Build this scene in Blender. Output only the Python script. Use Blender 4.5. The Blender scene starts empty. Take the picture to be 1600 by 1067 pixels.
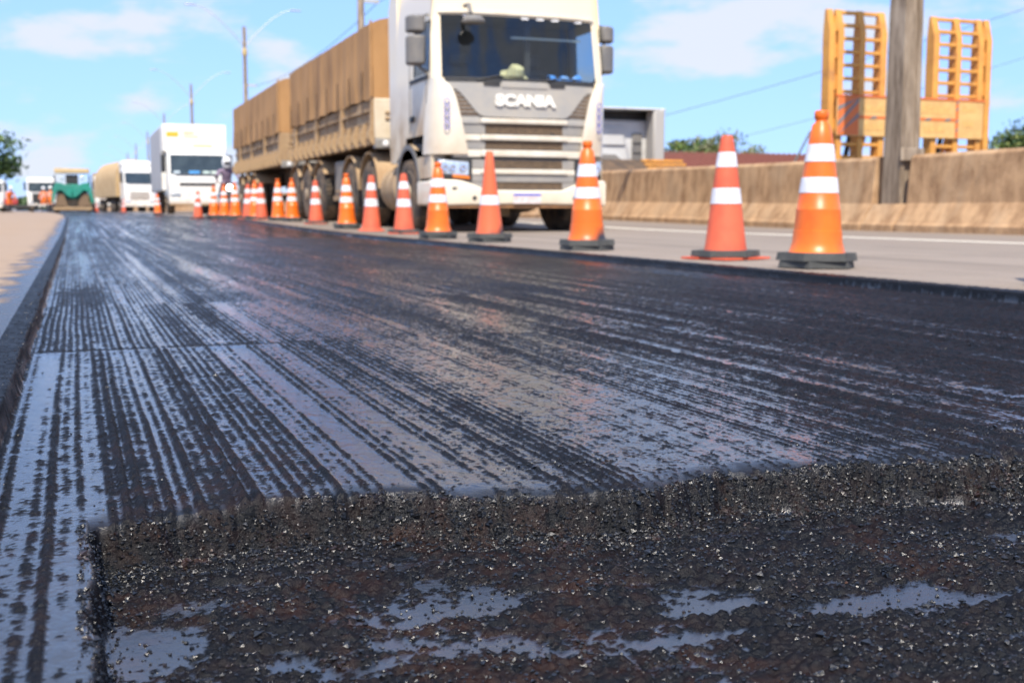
import bpy, math, random
import numpy as np
from mathutils import Vector, Matrix
R = math.radians
random.seed(7); rng = np.random.default_rng(7)
SC = bpy.context.scene
COL = SC.collection

# ------------------------------------------------------------------ camera
cam = bpy.data.cameras.new('camera'); camo = bpy.data.objects.new('camera', cam); COL.objects.link(camo)
cam.sensor_width = 36.0; cam.lens = 40.5; cam.clip_start = 0.02; cam.clip_end = 21000
PITCH, YAW = R(6.513), R(20.656)
camo.location = (0, 0, 0.30)
camo.rotation_euler = (R(90) - PITCH, 0, -YAW)
cam.dof.use_dof = True; cam.dof.focus_distance = 1.40; cam.dof.aperture_fstop = 8.0
SC.camera = camo

# ------------------------------------------------------------------ world, sun, exposure
SUN_EL = R(54); SUN_DIR = (-0.38, -0.925)
SUN_ROT = math.atan2(SUN_DIR[0], SUN_DIR[1])
world = bpy.data.worlds.new('World'); SC.world = world; world.use_nodes = True
wn, wl = world.node_tree.nodes, world.node_tree.links
wn.clear()
wo = wn.new('ShaderNodeOutputWorld'); bg = wn.new('ShaderNodeBackground'); bg.inputs['Strength'].default_value = 0.115
sky = wn.new('ShaderNodeTexSky'); sky.sky_type = 'NISHITA'; sky.sun_disc = False
sky.sun_elevation = SUN_EL; sky.sun_rotation = SUN_ROT; sky.air_density = 1.0; sky.dust_density = 0.2; sky.ozone_density = 1.6
tc = wn.new('ShaderNodeTexCoord')
mp = wn.new('ShaderNodeMapping'); mp.inputs['Scale'].default_value = (1.0, 1.0, 2.6); mp.inputs['Location'].default_value = (9.4, 6.6, 1.3)
wl.new(tc.outputs['Generated'], mp.inputs['Vector'])
n1 = wn.new('ShaderNodeTexNoise'); n1.inputs['Scale'].default_value = 8.5; n1.inputs['Detail'].default_value = 7; n1.inputs['Roughness'].default_value = 0.52
n2 = wn.new('ShaderNodeTexNoise'); n2.inputs['Scale'].default_value = 2.3; n2.inputs['Detail'].default_value = 2
wl.new(mp.outputs['Vector'], n1.inputs['Vector']); wl.new(mp.outputs['Vector'], n2.inputs['Vector'])
ad = wn.new('ShaderNodeMath'); ad.operation = 'MULTIPLY_ADD'; ad.inputs[1].default_value = 0.45
wl.new(n2.outputs['Fac'], ad.inputs[0]); wl.new(n1.outputs['Fac'], ad.inputs[2])
cr = wn.new('ShaderNodeMapRange'); cr.interpolation_type = 'SMOOTHSTEP'
cr.inputs['From Min'].default_value = 0.685; cr.inputs['From Max'].default_value = 0.84; cr.inputs['To Max'].default_value = 0.9
wl.new(ad.outputs[0], cr.inputs['Value'])
mx = wn.new('ShaderNodeMixRGB'); mx.inputs['Color2'].default_value = (5.55, 5.8, 6.3, 1)
tint = wn.new('ShaderNodeMixRGB'); tint.blend_type = 'MULTIPLY'; tint.inputs['Fac'].default_value = 1; tint.inputs['Color2'].default_value = (2.02, 3.08, 5.5, 1)
gm = wn.new('ShaderNodeGamma'); gm.inputs['Gamma'].default_value = 0.32   # hazy tropical sky: little contrast between zenith and horizon
wl.new(sky.outputs['Color'], gm.inputs['Color']); wl.new(gm.outputs['Color'], tint.inputs['Color1'])
wl.new(cr.outputs['Result'], mx.inputs['Fac']); wl.new(tint.outputs['Color'], mx.inputs['Color1'])
wl.new(mx.outputs['Color'], bg.inputs['Color']); wl.new(bg.outputs[0], wo.inputs['Surface'])

sun = bpy.data.lights.new('sun', 'SUN'); sun.energy = 5.0; sun.angle = R(0.53); sun.color = (1.0, 0.91, 0.77)
suno = bpy.data.objects.new('sun', sun); COL.objects.link(suno)
sd = Vector((SUN_DIR[0] * math.cos(SUN_EL), SUN_DIR[1] * math.cos(SUN_EL), math.sin(SUN_EL)))
suno.rotation_euler = sd.to_track_quat('Z', 'Y').to_euler()
suno.location = (-20, -40, 60)
SC.view_settings.view_transform = 'Standard'; SC.view_settings.look = 'None'
SC.view_settings.exposure = 0.40; SC.view_settings.gamma = 1.0; SC.view_settings.use_curve_mapping = False

# ------------------------------------------------------------------ helpers
def tag(o, label=None, cat=None, group=None, kind=None):
    if label: o['label'] = label
    if cat: o['category'] = cat
    if group: o['group'] = group
    if kind: o['kind'] = kind
    return o

def empty(name, loc, label, cat, group=None, rz=0.0):
    o = bpy.data.objects.new(name, None); COL.objects.link(o)
    o.location = loc; o.rotation_euler = (0, 0, rz); o.empty_display_size = 0.2
    return tag(o, label, cat, group)

class MB:
    def __init__(s): s.v = []; s.f = []
    def add(s, vs, fs):
        n = len(s.v); s.v += [tuple(v) for v in vs]; s.f += [tuple(i + n for i in f) for f in fs]; return s
    def box(s, x0, x1, y0, y1, z0, z1):
        return s.add([(x0,y0,z0),(x1,y0,z0),(x1,y1,z0),(x0,y1,z0),(x0,y0,z1),(x1,y0,z1),(x1,y1,z1),(x0,y1,z1)],
              [(0,3,2,1),(4,5,6,7),(0,1,5,4),(1,2,6,5),(2,3,7,6),(3,0,4,7)])
    def prism(s, poly, axis, a, b):
        n = len(poly)
        def P(u, w, t): return {'x': (t, u, w), 'y': (u, t, w), 'z': (u, w, t)}[axis]
        vs = [P(u, w, a) for u, w in poly] + [P(u, w, b) for u, w in poly]
        fs = [tuple(range(n)), tuple(range(2*n-1, n-1, -1))] + [(i, i+n, (i+1) % n + n, (i+1) % n) for i in range(n)]
        return s.add(vs, fs)
    def lathe(s, prof, n=24, axis='z', c=(0,0,0), cap=True):
        vs, fs = [], []
        for r, h in prof:
            for k in range(n):
                a = 2*math.pi*k/n; p, q = r*math.cos(a), r*math.sin(a)
                vs.append({'z': (c[0]+p, c[1]+q, c[2]+h), 'x': (c[0]+h, c[1]+p, c[2]+q), 'y': (c[0]+p, c[1]+h, c[2]+q)}[axis])
        for i in range(len(prof)-1):
            for k in range(n):
                k2 = (k+1) % n; fs.append((i*n+k, i*n+k2, (i+1)*n+k2, (i+1)*n+k))
        if cap:
            fs.append(tuple(range(n-1, -1, -1))); m = (len(prof)-1)*n; fs.append(tuple(range(m, m+n)))
        return s.add(vs, fs)
    def tube(s, pts, r, n=8):
        pts = [Vector(p) for p in pts]; rr = r if isinstance(r, (list, tuple)) else [r]*len(pts)
        vs, fs = [], []
        for i, p in enumerate(pts):
            d = (pts[min(i+1, len(pts)-1)] - pts[max(i-1, 0)]).normalized()
            u = d.cross(Vector((0,0,1)) if abs(d.z) < 0.9 else Vector((1,0,0))).normalized(); w = d.cross(u)
            for k in range(n):
                a = 2*math.pi*k/n; vs.append(p + (u*math.cos(a) + w*math.sin(a))*rr[i])
        for i in range(len(pts)-1):
            for k in range(n):
                k2 = (k+1) % n; fs.append((i*n+k, i*n+k2, (i+1)*n+k2, (i+1)*n+k))
        fs.append(tuple(range(n-1, -1, -1))); m = (len(pts)-1)*n; fs.append(tuple(range(m, m+n)))
        return s.add(vs, fs)
    def mesh(s, name, mat, smooth=True, ang=38):
        m = bpy.data.meshes.new(name); m.from_pydata(s.v, [], s.f); m.update()
        import bmesh
        b = bmesh.new(); b.from_mesh(m); bmesh.ops.recalc_face_normals(b, faces=b.faces); b.to_mesh(m); b.free()
        if smooth:
            m.polygons.foreach_set('use_smooth', [True]*len(m.polygons)); m.set_sharp_from_angle(angle=R(ang))
        if mat: m.materials.append(mat)
        return m
    def build(s, name, mat, parent=None, bevel=0.0, smooth=True, ang=38):
        o = bpy.data.objects.new(name, s.mesh(name, mat, smooth, ang)); COL.objects.link(o)
        if parent: o.parent = parent
        if bevel:
            b = o.modifiers.new('bevel', 'BEVEL'); b.width = bevel; b.segments = 2; b.limit_method = 'ANGLE'; b.angle_limit = R(40)
        return o

def link(name, mesh, parent=None, loc=None):
    o = bpy.data.objects.new(name, mesh); COL.objects.link(o)
    if parent: o.parent = parent
    if loc: o.location = loc
    return o

def nmat(name, c1, c2=None, scale=6.0, rough=0.5, metal=0.0, bump=0.0, bscale=40.0, lo=0.4, hi=0.65, stretch=(1,1,1), c3=None, c3scale=2.0, c3lo=0.5, c3hi=0.7, rvar=0.1, coat=0.0, spec=0.5, detail=5, subsurf=0):
    m = bpy.data.materials.new(name); m.use_nodes = True
    N, L = m.node_tree.nodes, m.node_tree.links; p = N['Principled BSDF']
    p.inputs['Roughness'].default_value = rough; p.inputs['Metallic'].default_value = metal
    p.inputs['Specular IOR Level'].default_value = spec; p.inputs['Coat Weight'].default_value = coat; p.inputs['Coat Roughness'].default_value = 0.08
    p.inputs['Base Color'].default_value = (*c1, 1)
    t = N.new('ShaderNodeTexCoord'); mpn = N.new('ShaderNodeMapping'); mpn.inputs['Scale'].default_value = stretch
    L.new(t.outputs['Object'], mpn.inputs['Vector'])
    def noise(sc, det=detail):
        n = N.new('ShaderNodeTexNoise'); n.inputs['Scale'].default_value = sc; n.inputs['Detail'].default_value = det; n.inputs['Roughness'].default_value = 0.6
        L.new(mpn.outputs['Vector'], n.inputs['Vector']); return n
    if c2:
        n = noise(scale); mr = N.new('ShaderNodeMapRange'); mr.inputs['From Min'].default_value = lo; mr.inputs['From Max'].default_value = hi
        L.new(n.outputs['Fac'], mr.inputs['Value'])
        mix = N.new('ShaderNodeMixRGB'); mix.inputs['Color1'].default_value = (*c1, 1); mix.inputs['Color2'].default_value = (*c2, 1)
        L.new(mr.outputs['Result'], mix.inputs['Fac']); out = mix.outputs['Color']
        if c3:
            n3 = noise(c3scale); mr3 = N.new('ShaderNodeMapRange'); mr3.inputs['From Min'].default_value = c3lo; mr3.inputs['From Max'].default_value = c3hi
            L.new(n3.outputs['Fac'], mr3.inputs['Value'])
            m3 = N.new('ShaderNodeMixRGB'); m3.inputs['Color2'].default_value = (*c3, 1); L.new(out, m3.inputs['Color1']); L.new(mr3.outputs['Result'], m3.inputs['Fac']); out = m3.outputs['Color']
        L.new(out, p.inputs['Base Color'])
        rr = N.new('ShaderNodeMapRange'); rr.inputs['To Min'].default_value = max(0.02, rough - rvar); rr.inputs['To Max'].default_value = min(1, rough + rvar)
        L.new(n.outputs['Fac'], rr.inputs['Value']); L.new(rr.outputs['Result'], p.inputs['Roughness'])
    if bump:
        nb = noise(bscale, 6); b = N.new('ShaderNodeBump'); b.inputs['Strength'].default_value = bump; b.inputs['Distance'].default_value = 0.02
        L.new(nb.outputs['Fac'], b.inputs['Height']); L.new(b.outputs['Normal'], p.inputs['Normal'])
    return m

def dusty(name, paint, dust, z0, z1, rough=0.3, amount=1.0, coat=0.4):
    """vehicle paint carrying road dust, thicker low down (object z from z1 to z0)"""
    m = nmat(name, paint, rough=rough, coat=coat); N, L = m.node_tree.nodes, m.node_tree.links; p = N['Principled BSDF']
    t = N.new('ShaderNodeTexCoord'); sx = N.new('ShaderNodeSeparateXYZ'); L.new(t.outputs['Object'], sx.inputs[0])
    mr = N.new('ShaderNodeMapRange'); mr.inputs['From Min'].default_value = z1; mr.inputs['From Max'].default_value = z0
    L.new(sx.outputs['Z'], mr.inputs['Value'])
    n = N.new('ShaderNodeTexNoise'); n.inputs['Scale'].default_value = 2.2; n.inputs['Detail'].default_value = 6; L.new(t.outputs['Object'], n.inputs['Vector'])
    ml = N.new('ShaderNodeMath'); ml.operation = 'MULTIPLY'; L.new(mr.outputs['Result'], ml.inputs[0])
    sc = N.new('ShaderNodeMapRange'); sc.inputs['From Min'].default_value = 0.3; sc.inputs['From Max'].default_value = 0.62; sc.inputs['To Max'].default_value = amount; sc.inputs['To Min'].default_value = 0.2*amount
    L.new(n.outputs['Fac'], sc.inputs['Value']); L.new(sc.outputs['Result'], ml.inputs[1])
    mix = N.new('ShaderNodeMixRGB'); mix.inputs['Color1'].default_value = (*paint, 1); mix.inputs['Color2'].default_value = (*dust, 1)
    L.new(ml.outputs[0], mix.inputs['Fac']); L.new(mix.outputs['Color'], p.inputs['Base Color'])
    rr = N.new('ShaderNodeMapRange'); rr.inputs['To Min'].default_value = rough; rr.inputs['To Max'].default_value = 0.85
    L.new(ml.outputs[0], rr.inputs['Value']); L.new(rr.outputs['Result'], p.inputs['Roughness'])
    return m

def glass(name, tintc, rough=0.02, refl=1.0):
    m = bpy.data.materials.new(name); m.use_nodes = True; N, L = m.node_tree.nodes, m.node_tree.links; N.clear()
    o = N.new('ShaderNodeOutputMaterial'); t = N.new('ShaderNodeBsdfTransparent'); t.inputs[0].default_value = (*tintc, 1)
    g = N.new('ShaderNodeBsdfGlossy'); g.inputs['Roughness'].default_value = rough
    lw = N.new('ShaderNodeLayerWeight'); lw.inputs['Blend'].default_value = 0.5
    pw = N.new('ShaderNodeMath'); pw.operation = 'POWER'; pw.inputs[1].default_value = 5; L.new(lw.outputs['Facing'], pw.inputs[0])
    fr = N.new('ShaderNodeMath'); fr.operation = 'MULTIPLY_ADD'; fr.inputs[1].default_value = 0.93; fr.inputs[2].default_value = 0.07; L.new(pw.outputs[0], fr.inputs[0])
    mx = N.new('ShaderNodeMixShader'); L.new(fr.outputs[0], mx.inputs[0]); L.new(t.outputs[0], mx.inputs[1]); L.new(g.outputs[0], mx.inputs[2]); L.new(mx.outputs[0], o.inputs[0])
    return m

# road geometry: a slight left bend and rise of the carriageway
def shiftx(y): return -4.4e-4*np.maximum(np.asarray(y, float) - 20, 0)**2*np.where(np.asarray(y) < 120, 1, 1)
def sm(t): t = np.clip(t, 0, 1); return t*t*(3 - 2*t)
def rise(y): return 0.10*sm((np.asarray(y, float) - 13)/13.0) + 0.04*sm((np.asarray(y, float) - 30)/40.0)
def gz(y): return float(rise(y))
def sx_(y): return float(-4.4e-4*max(min(y, 130) - 20, 0)**2 - (0.0968*max(y - 130, 0)))
def shiftx(y): y = np.asarray(y, float); return -4.4e-4*np.maximum(np.minimum(y, 130) - 20, 0)**2 - 0.0968*np.maximum(y - 130, 0)

# ------------------------------------------------------------------ numpy noise
def hash2(i, j, s):
    n = (i*374761393 + j*668265263 + s*1274126177) & 0xFFFFFFFF
    n = ((n ^ (n >> 13))*1274126177) & 0xFFFFFFFF
    n = (n ^ (n >> 16)) & 0xFFFFFFFF
    return n.astype(np.float64)/4294967295.0
def vnoise(x, y, s=0):
    i = np.floor(x).astype(np.int64); j = np.floor(y).astype(np.int64); u = x - i; v = y - j
    u = u*u*u*(u*(u*6 - 15) + 10); v = v*v*v*(v*(v*6 - 15) + 10)
    a = hash2(i, j, s); b = hash2(i+1, j, s); c = hash2(i, j+1, s); d = hash2(i+1, j+1, s)
    return (a*(1-u) + b*u)*(1-v) + (c*(1-u) + d*u)*v
def fbm(x, y, oct=4, s=0, g=0.5):
    t = 0; a = 1; k = 0
    for o in range(oct):
        t = t + a*vnoise(x*2**o + 17.3*o, y*2**o - 9.1*o, s + o); k += a; a *= g
    return t/k
def worley(x, y, s=0):
    i = np.floor(x).astype(np.int64); j = np.floor(y).astype(np.int64); d = np.full(x.shape, 9.0); hid = np.zeros(x.shape)
    for di in (-1, 0, 1):
        for dj in (-1, 0, 1):
            a, b = i + di, j + dj
            px = a + hash2(a, b, s); py = b + hash2(a, b, s + 1); q = (px - x)**2 + (py - y)**2
            h = hash2(a, b, s + 2); hid = np.where(q < d, h, hid); d = np.minimum(d, q)
    return np.sqrt(d), hid

def grid_mesh(name, xs, ys, Z, mat, attrs=None, warp=True):
    nx, ny = len(xs), len(ys); X, Y = np.meshgrid(xs, ys)
    co = np.stack([X + (shiftx(Y) if warp else 0), Y, Z + (rise(Y) if warp else 0)], -1).reshape(-1, 3)
    idx = np.arange(nx*ny).reshape(ny, nx)
    q = np.stack([idx[:-1, :-1], idx[:-1, 1:], idx[1:, 1:], idx[1:, :-1]], -1).reshape(-1, 4)
    return co, q

def np_mesh(name, co, q, mat, attrs=None, smooth=True):
    m = bpy.data.meshes.new(name); k = q.shape[1]
    m.vertices.add(len(co)); m.vertices.foreach_set('co', co.astype(np.float32).ravel())
    m.loops.add(q.size); m.loops.foreach_set('vertex_index', q.astype(np.int32).ravel())
    m.polygons.add(len(q)); m.polygons.foreach_set('loop_start', np.arange(0, q.size, k, dtype=np.int32))
    try: m.polygons.foreach_set('loop_total', np.full(len(q), k, dtype=np.int32))
    except Exception: pass
    m.polygons.foreach_set('use_smooth', np.full(len(q), smooth))
    for nm, a in (attrs or {}).items():
        at = m.attributes.new(nm, 'FLOAT', 'POINT'); at.data.foreach_set('value', a.astype(np.float32).ravel())
    m.update(calc_edges=True); m.validate(); m.materials.append(mat)
    return m

# ------------------------------------------------------------------ bitumen-coated milled surface
def bitumen_mat():
    m = bpy.data.materials.new('tack_coat_bitumen'); m.use_nodes = True; N, L = m.node_tree.nodes, m.node_tree.links; p = N['Principled BSDF']
    a = N.new('ShaderNodeAttribute'); a.attribute_name = 'pool'
    g = N.new('ShaderNodeNewGeometry')
    n = N.new('ShaderNodeTexNoise'); n.inputs['Scale'].default_value = 38; n.inputs['Detail'].default_value = 6; L.new(g.outputs['Position'], n.inputs['Vector'])
    n0 = N.new('ShaderNodeTexNoise'); n0.inputs['Scale'].default_value = 4; n0.inputs['Detail'].default_value = 4; L.new(g.outputs['Position'], n0.inputs['Vector'])
    br = N.new('ShaderNodeAttribute'); br.attribute_name = 'brown'
    mb = N.new('ShaderNodeMath'); mb.operation = 'MULTIPLY'; mr = N.new('ShaderNodeMapRange'); mr.inputs['From Min'].default_value = 0.4; mr.inputs['From Max'].default_value = 0.66
    L.new(n.outputs['Fac'], mr.inputs['Value']); L.new(mr.outputs['Result'], mb.inputs[0]); L.new(br.outputs['Fac'], mb.inputs[1])
    mix = N.new('ShaderNodeMixRGB'); mix.inputs['Color1'].default_value = (0.005, 0.0055, 0.007, 1); mix.inputs['Color2'].default_value = (0.024, 0.010, 0.006, 1)
    L.new(mb.outputs[0], mix.inputs['Fac']); L.new(mix.outputs['Color'], p.inputs['Base Color'])
    rr = N.new('ShaderNodeMapRange'); rr.inputs['To Min'].default_value = 0.28; rr.inputs['To Max'].default_value = 0.08
    L.new(a.outputs['Fac'], rr.inputs['Value']); L.new(rr.outputs['Result'], p.inputs['Roughness'])
    p.inputs['IOR'].default_value = 1.66
    sp = N.new('ShaderNodeMapRange'); sp.inputs['To Min'].default_value = 0.6; sp.inputs['To Max'].default_value = 1.0
    L.new(a.outputs['Fac'], sp.inputs['Value']); L.new(sp.outputs['Result'], p.inputs['Specular IOR Level'])
    nb = N.new('ShaderNodeTexNoise'); nb.inputs['Scale'].default_value = 150; nb.inputs['Detail'].default_value = 6; nb.inputs['Roughness'].default_value = 0.65; L.new(g.outputs['Position'], nb.inputs['Vector'])
    bs = N.new('ShaderNodeMapRange'); bs.inputs['To Min'].default_value = 1.0; bs.inputs['To Max'].default_value = 0.20
    L.new(a.outputs['Fac'], bs.inputs['Value'])
    b = N.new('ShaderNodeBump'); b.inputs['Distance'].default_value = 0.004; L.new(bs.outputs['Result'], b.inputs['Strength']); L.new(nb.outputs['Fac'], b.inputs['Height']); L.new(b.outputs['Normal'], p.inputs['Normal'])
    # dry coated stone: rough enough to shadow itself, so it keeps no grazing sheen
    df = N.new('ShaderNodeBsdfDiffuse'); L.new(mix.outputs['Color'], df.inputs['Color']); L.new(b.outputs['Normal'], df.inputs['Normal'])
    gl = N.new('ShaderNodeBsdfGlossy'); gl.inputs['Roughness'].default_value = 0.30; L.new(b.outputs['Normal'], gl.inputs['Normal'])
    m1 = N.new('ShaderNodeMixShader'); m1.inputs[0].default_value = 0.012; L.new(df.outputs[0], m1.inputs[1]); L.new(gl.outputs[0], m1.inputs[2])
    m2 = N.new('ShaderNodeMixShader'); fc = N.new('ShaderNodeMapRange'); fc.inputs['To Min'].default_value = 0.15; L.new(a.outputs['Fac'], fc.inputs['Value']); L.new(fc.outputs['Result'], m2.inputs[0]); L.new(m1.outputs[0], m2.inputs[1]); L.new(p.outputs[0], m2.inputs[2])
    L.new(m2.outputs[0], N['Material Output'].inputs['Surface'])
    return m
BIT = bitumen_mat()
XL, XR = -0.115, 3.20
LIPY = [(-1, 1.295), (0.0, 1.295), (0.185, 1.335), (0.34, 1.34), (0.44, 1.285), (0.515, 1.257), (0.633, 1.24), (0.72, 1.275), (0.783, 1.291), (0.933, 1.266), (1.223, 1.226), (2.0, 1.20), (3.3, 1.18)]

PUDDLES = [(0.055, 1.06, 0.045, 0.05, 0.009), (0.095, 1.16, 0.04, 0.025, 0.009), (0.055, 1.245, 0.05, 0.02, 0.009), (0.16, 1.262, 0.09, 0.014, 0.009), (0.33, 1.215, 0.05, 0.012, 0.007), (0.27, 0.985, 0.05, 0.025, 0.007),
    (0.58, 1.175, 0.09, 0.018, 0.009), (0.70, 1.195, 0.08, 0.014, 0.009), (0.87, 1.175, 0.08, 0.012, 0.008), (0.74, 0.93, 0.08, 0.018, 0.009), (0.60, 0.975, 0.06, 0.015, 0.008), (0.52, 0.91, 0.06, 0.012, 0.008), (0.88, 0.905, 0.08, 0.014, 0.009), (0.38, 1.06, 0.05, 0.015, 0.006)]
def surface(x, y, fine=True):
    """height, pooled-binder mask, brown mask of the milled lane with the deeper cut in front"""
    wob = 0.004*(vnoise(x*9, y*2.2, 3) - 0.5)
    gx = (x + wob)/0.0165
    gi = np.floor(gx).astype(np.int64); gf = gx - gi
    zone = (y > 2.93 + 0.03*x).astype(np.int64) + (y > 4.35 + 0.02*x)
    dep = hash2(gi, zone*7, 11)                          # each tooth line cuts to its own depth
    dep2 = vnoise(x/0.075 + 3.7*zone, y*0.25 + 40*zone, 12)
    tooth = (0.5 - 0.5*np.cos(2*np.pi*gf))**0.8                 # 0 in the groove edges, 1 on the ridge
    scal = 0.6*vnoise(gi*1.7, y/0.020, 13) + 0.4*vnoise(gi*1.7 + 9, y/0.0085, 14)                   # tooth bites along the travel direction
    left = 1 - sm((x - 0.24 - 0.035*y)/0.34)              # crisp corduroy along the left, smeared in the middle
    right = sm((x - 0.98 - 0.07*np.minimum(y, 12) + 0.25*(fbm(x*2.2, y*1.4, 3, 57) - 0.5))/0.22)                 # drier coarse ridges to the right
    amp = 0.0024 + 0.0024*left + 0.0022*right
    grain, gh = worley(x/0.011, y/0.011, 21)
    grain2, _ = worley(x/0.024 + 7, y/0.030, 31)
    dep3 = vnoise(x/0.034 + 11.3*zone, y*0.45 + 13*zone, 15)
    r = amp*(1.35*tooth*(0.12 + 0.88*dep)*(0.6 + 0.8*dep2) + 0.60*(dep2 - 0.5) + 0.75*(dep3 - 0.5) + 0.7*(scal - 0.45)*(0.35 + tooth))
    r += 0.0036*(0.55 - grain)*(0.3 + 1.2*fbm(x*6, y*4, 3, 41)*gh) + 0.0022*(0.5 - grain2)*(0.4 + right)
    g3, h3 = worley(x/0.0072 + 1.3, y/0.0085, 35)
    r += 0.0052*(0.42 - g3)*np.maximum(h3 - 0.45, 0)*1.6*(0.5 + 0.9*fbm(x*9, y*5, 2, 37))
    g4, h4 = worley(x/0.0054 + 5.1, y/0.0062, 36)
    r += 0.0030*(0.5 - g4)*(0.35 + 0.9*h4) + 0.0022*(fbm(x*150, y*120, 2, 58) - 0.5)
    r += 0.0020*(fbm(x*3.1, y*1.1, 3, 51) - 0.5) + 0.0034*(fbm(x*62, y*46, 3, 53) - 0.5)
    # binder level: fills the low lines, fuller on the left and in the smeared centre band, sparse at the right
    lvl = 0.0001 + 0.0018*(fbm(x*5, y*1.2, 3, 61) - 0.5) + 0.0019*left + 0.0017*(1 - left)*(1 - right)*(1 - 0.6*sm((y - 3.2)/4)) + 0.0003*right - 0.0005*sm((y - 4)/6) - 0.0003*sm((1.7 - y)/0.5)*left
    lvl += 0.0014*sm((0.030 - np.abs(y - 2.90 - 0.03*x))/0.02)*left + 0.0004*left*(zone == 0)
    r = np.where(np.abs(y - 2.945 - 0.03*x) < 0.012, r + 0.003*left, r)
    ripple = 0.0018*(fbm(x*50, y*38, 3, 71) - 0.5)*(0.75 + (1 - left)*0.8)
    pool = np.maximum(sm((lvl - r)/0.0014 + 0.45), (0.10 + 0.26*sm((y - 2.2)/5))*(0.5 + fbm(x*7, y*3, 3, 63)))
    z = np.maximum(r, lvl + ripple) - 0.040
    brown = sm((x - XL - 0.012)/0.05)*0.12 + 0.7*sm((fbm(x*4, y*3, 3, 81) - 0.42)/0.2)*sm((2.2 - y)/1.2) + 0.25*right
    # the deeper patch
    lip = np.interp(x, [a for a, b in LIPY], [b for a, b in LIPY]) + 0.024*(fbm(x*16, y*0 + 3, 4, 91) - 0.5) + 0.012*(fbm(x*60, y*60, 3, 93) - 0.5)
    edge = -0.002 + 0.014*(fbm(x*12 + 5, y*16, 4, 94) - 0.5)
    dlip = lip - y + 0.012*(fbm(x*40, y*40, 2, 95) - 0.5)
    wl_ = sm((dlip + 0.006)/(0.020 + 0.020*vnoise(x*7, y*0, 96) + 0.02*sm((x - .8)/.4)))*sm((x - edge)/0.015)
    c1, h1 = worley(x/0.0135, y/0.0135, 101); c2, h2 = worley(x/0.0065 + 3, y/0.0065, 111)
    pr = 0.0075*(0.60 - c1)*(0.45 + h1) + 0.0030*(0.5 - c2)*(0.5 + h2) + 0.013*(fbm(x*6.5, y*6.5, 3, 121) - 0.5)
    pl = -0.0030 + 0*x; dip = 0*x
    for bx, by, sx, sy, am in PUDDLES: dip = dip + am*np.exp(-((x - bx)/sx)**2 - ((y - by)/sy)**2)
    dip = dip + 0.0075*sm((fbm(x*8.5, y*17, 3, 171) - 0.64)/0.09)*(0.3 + fbm(x*40, y*60, 2, 172))
    pr = pr - np.minimum(dip, 0.010)*1.15 + 0.003*(fbm(x*95, y*95, 2, 173) - 0.5)
    pp = sm((pl - pr)/0.0010 + 0.1)
    pz = np.maximum(pr, pl) - 0.040 - 0.054
    rough_wall = 0.006*(0.6 - c1) + 0.003*(0.5 - c2)
    onwall = 4*wl_*(1 - wl_); lipn = sm((fbm(x*14, y*14, 3, 98) - 0.35)/0.3)
    z = z*(1 - wl_) + pz*wl_ + (rough_wall*1.8 + 0.014*(fbm(x*45, y*45, 3, 97) - 0.5))*onwall - 0.006*lipn*sm((0.05 - np.abs(dlip))/0.05)*(x > 0)*(1 - wl_)
    lipband = sm((0.035 - np.abs(dlip))/0.03)*(x > 0)
    pool = (pool*(1 - wl_) + pp*wl_)*(1 - 0.9*np.clip(onwall*1.4, 0, 1))*(1 - 0.5*lipband*(1 - wl_))
    brown = np.clip(brown*(1 - wl_) + wl_*(0.20 + 0.65*sm((fbm(x*8, y*8, 3, 141) - 0.44)/0.25)) + 0.08*onwall, 0, 1)
    # cut edges of the milled lane
    eL = XL + 0.008*(fbm(y*9, y*0, 3, 151) - 0.5); eR = XR + 0.02*(fbm(y*7, y*0 + 2, 3, 161) - 0.5)
    side = np.maximum(1 - sm((x - eL + 0.006)/0.012), sm((x - eR + 0.008)/0.016))
    top = 0.0035*(0.5 - grain) + 0.004*(fbm(x*45, y*45, 3, 66) - 0.5) + 0.001; brown = brown*(1 - np.clip(5*side, 0, 1)*0.9)
    z = z*(1 - side) + (top + 0.0008)*side + 0.004*(0.6 - c1)*4*side*(1 - side)
    pool = pool*(1 - np.clip(side*1.2, 0, 1)) + 0.22*sm((side - 0.93)/0.07)*(0.4 + 1.2*fbm(x*40, y*40, 3, 64))
    return z, pool, brown

def make_surface():
    blocks = []
    def rows(y0, y1, k):
        ys = [y0]
        while ys[-1] < y1: ys.append(ys[-1] + k*ys[-1])
        ys = np.array(ys); return y0 + (ys - y0)*(y1 - y0)/(ys[-1] - y0)
    def cols(x0, x1, d): return np.linspace(x0, x1, int(round((x1 - x0)/d)) + 1)
    spec = [(cols(-0.175, 1.95, 0.0027), rows(0.55, 2.0, 0.0022)),
            (cols(1.95, 3.30, 0.0075), rows(0.55, 2.0, 0.006)),
            (cols(-0.175, 3.30, 0.0043), rows(2.0, 5.0, 0.0029)),
            (cols(-0.175, 3.30, 0.0070), rows(5.0, 14.0, 0.006)),
            (cols(-0.175, 3.30, 0.025), rows(14.0, 40.0, 0.012)),
            (cols(-0.175, 3.30, 0.115), rows(40.0, 260.0, 0.04)),
            (cols(-0.175, 3.30, 0.02), rows(-4.0*-1, 4.0001, 1) if False else np.linspace(-3.0, 0.55, 120))]
    C, Q, P, B, n = [], [], [], [], 0
    for xs, ys in spec:
        X, Y = np.meshgrid(xs, ys); Z, pool, brown = surface(X, Y)
        co, q = grid_mesh('', xs, ys, Z, None)
        C.append(co); Q.append(q + n); P.append(pool.ravel()); B.append(brown.ravel()); n += len(co)
    m = np_mesh('milled_road', np.concatenate(C), np.concatenate(Q), BIT, {'pool': np.concatenate(P), 'brown': np.concatenate(B)})
    return tag(link('milled_road', m), 'black milled road lane coated in wet bitumen with a deeper cut in front', kind='structure')
make_surface()

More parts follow.
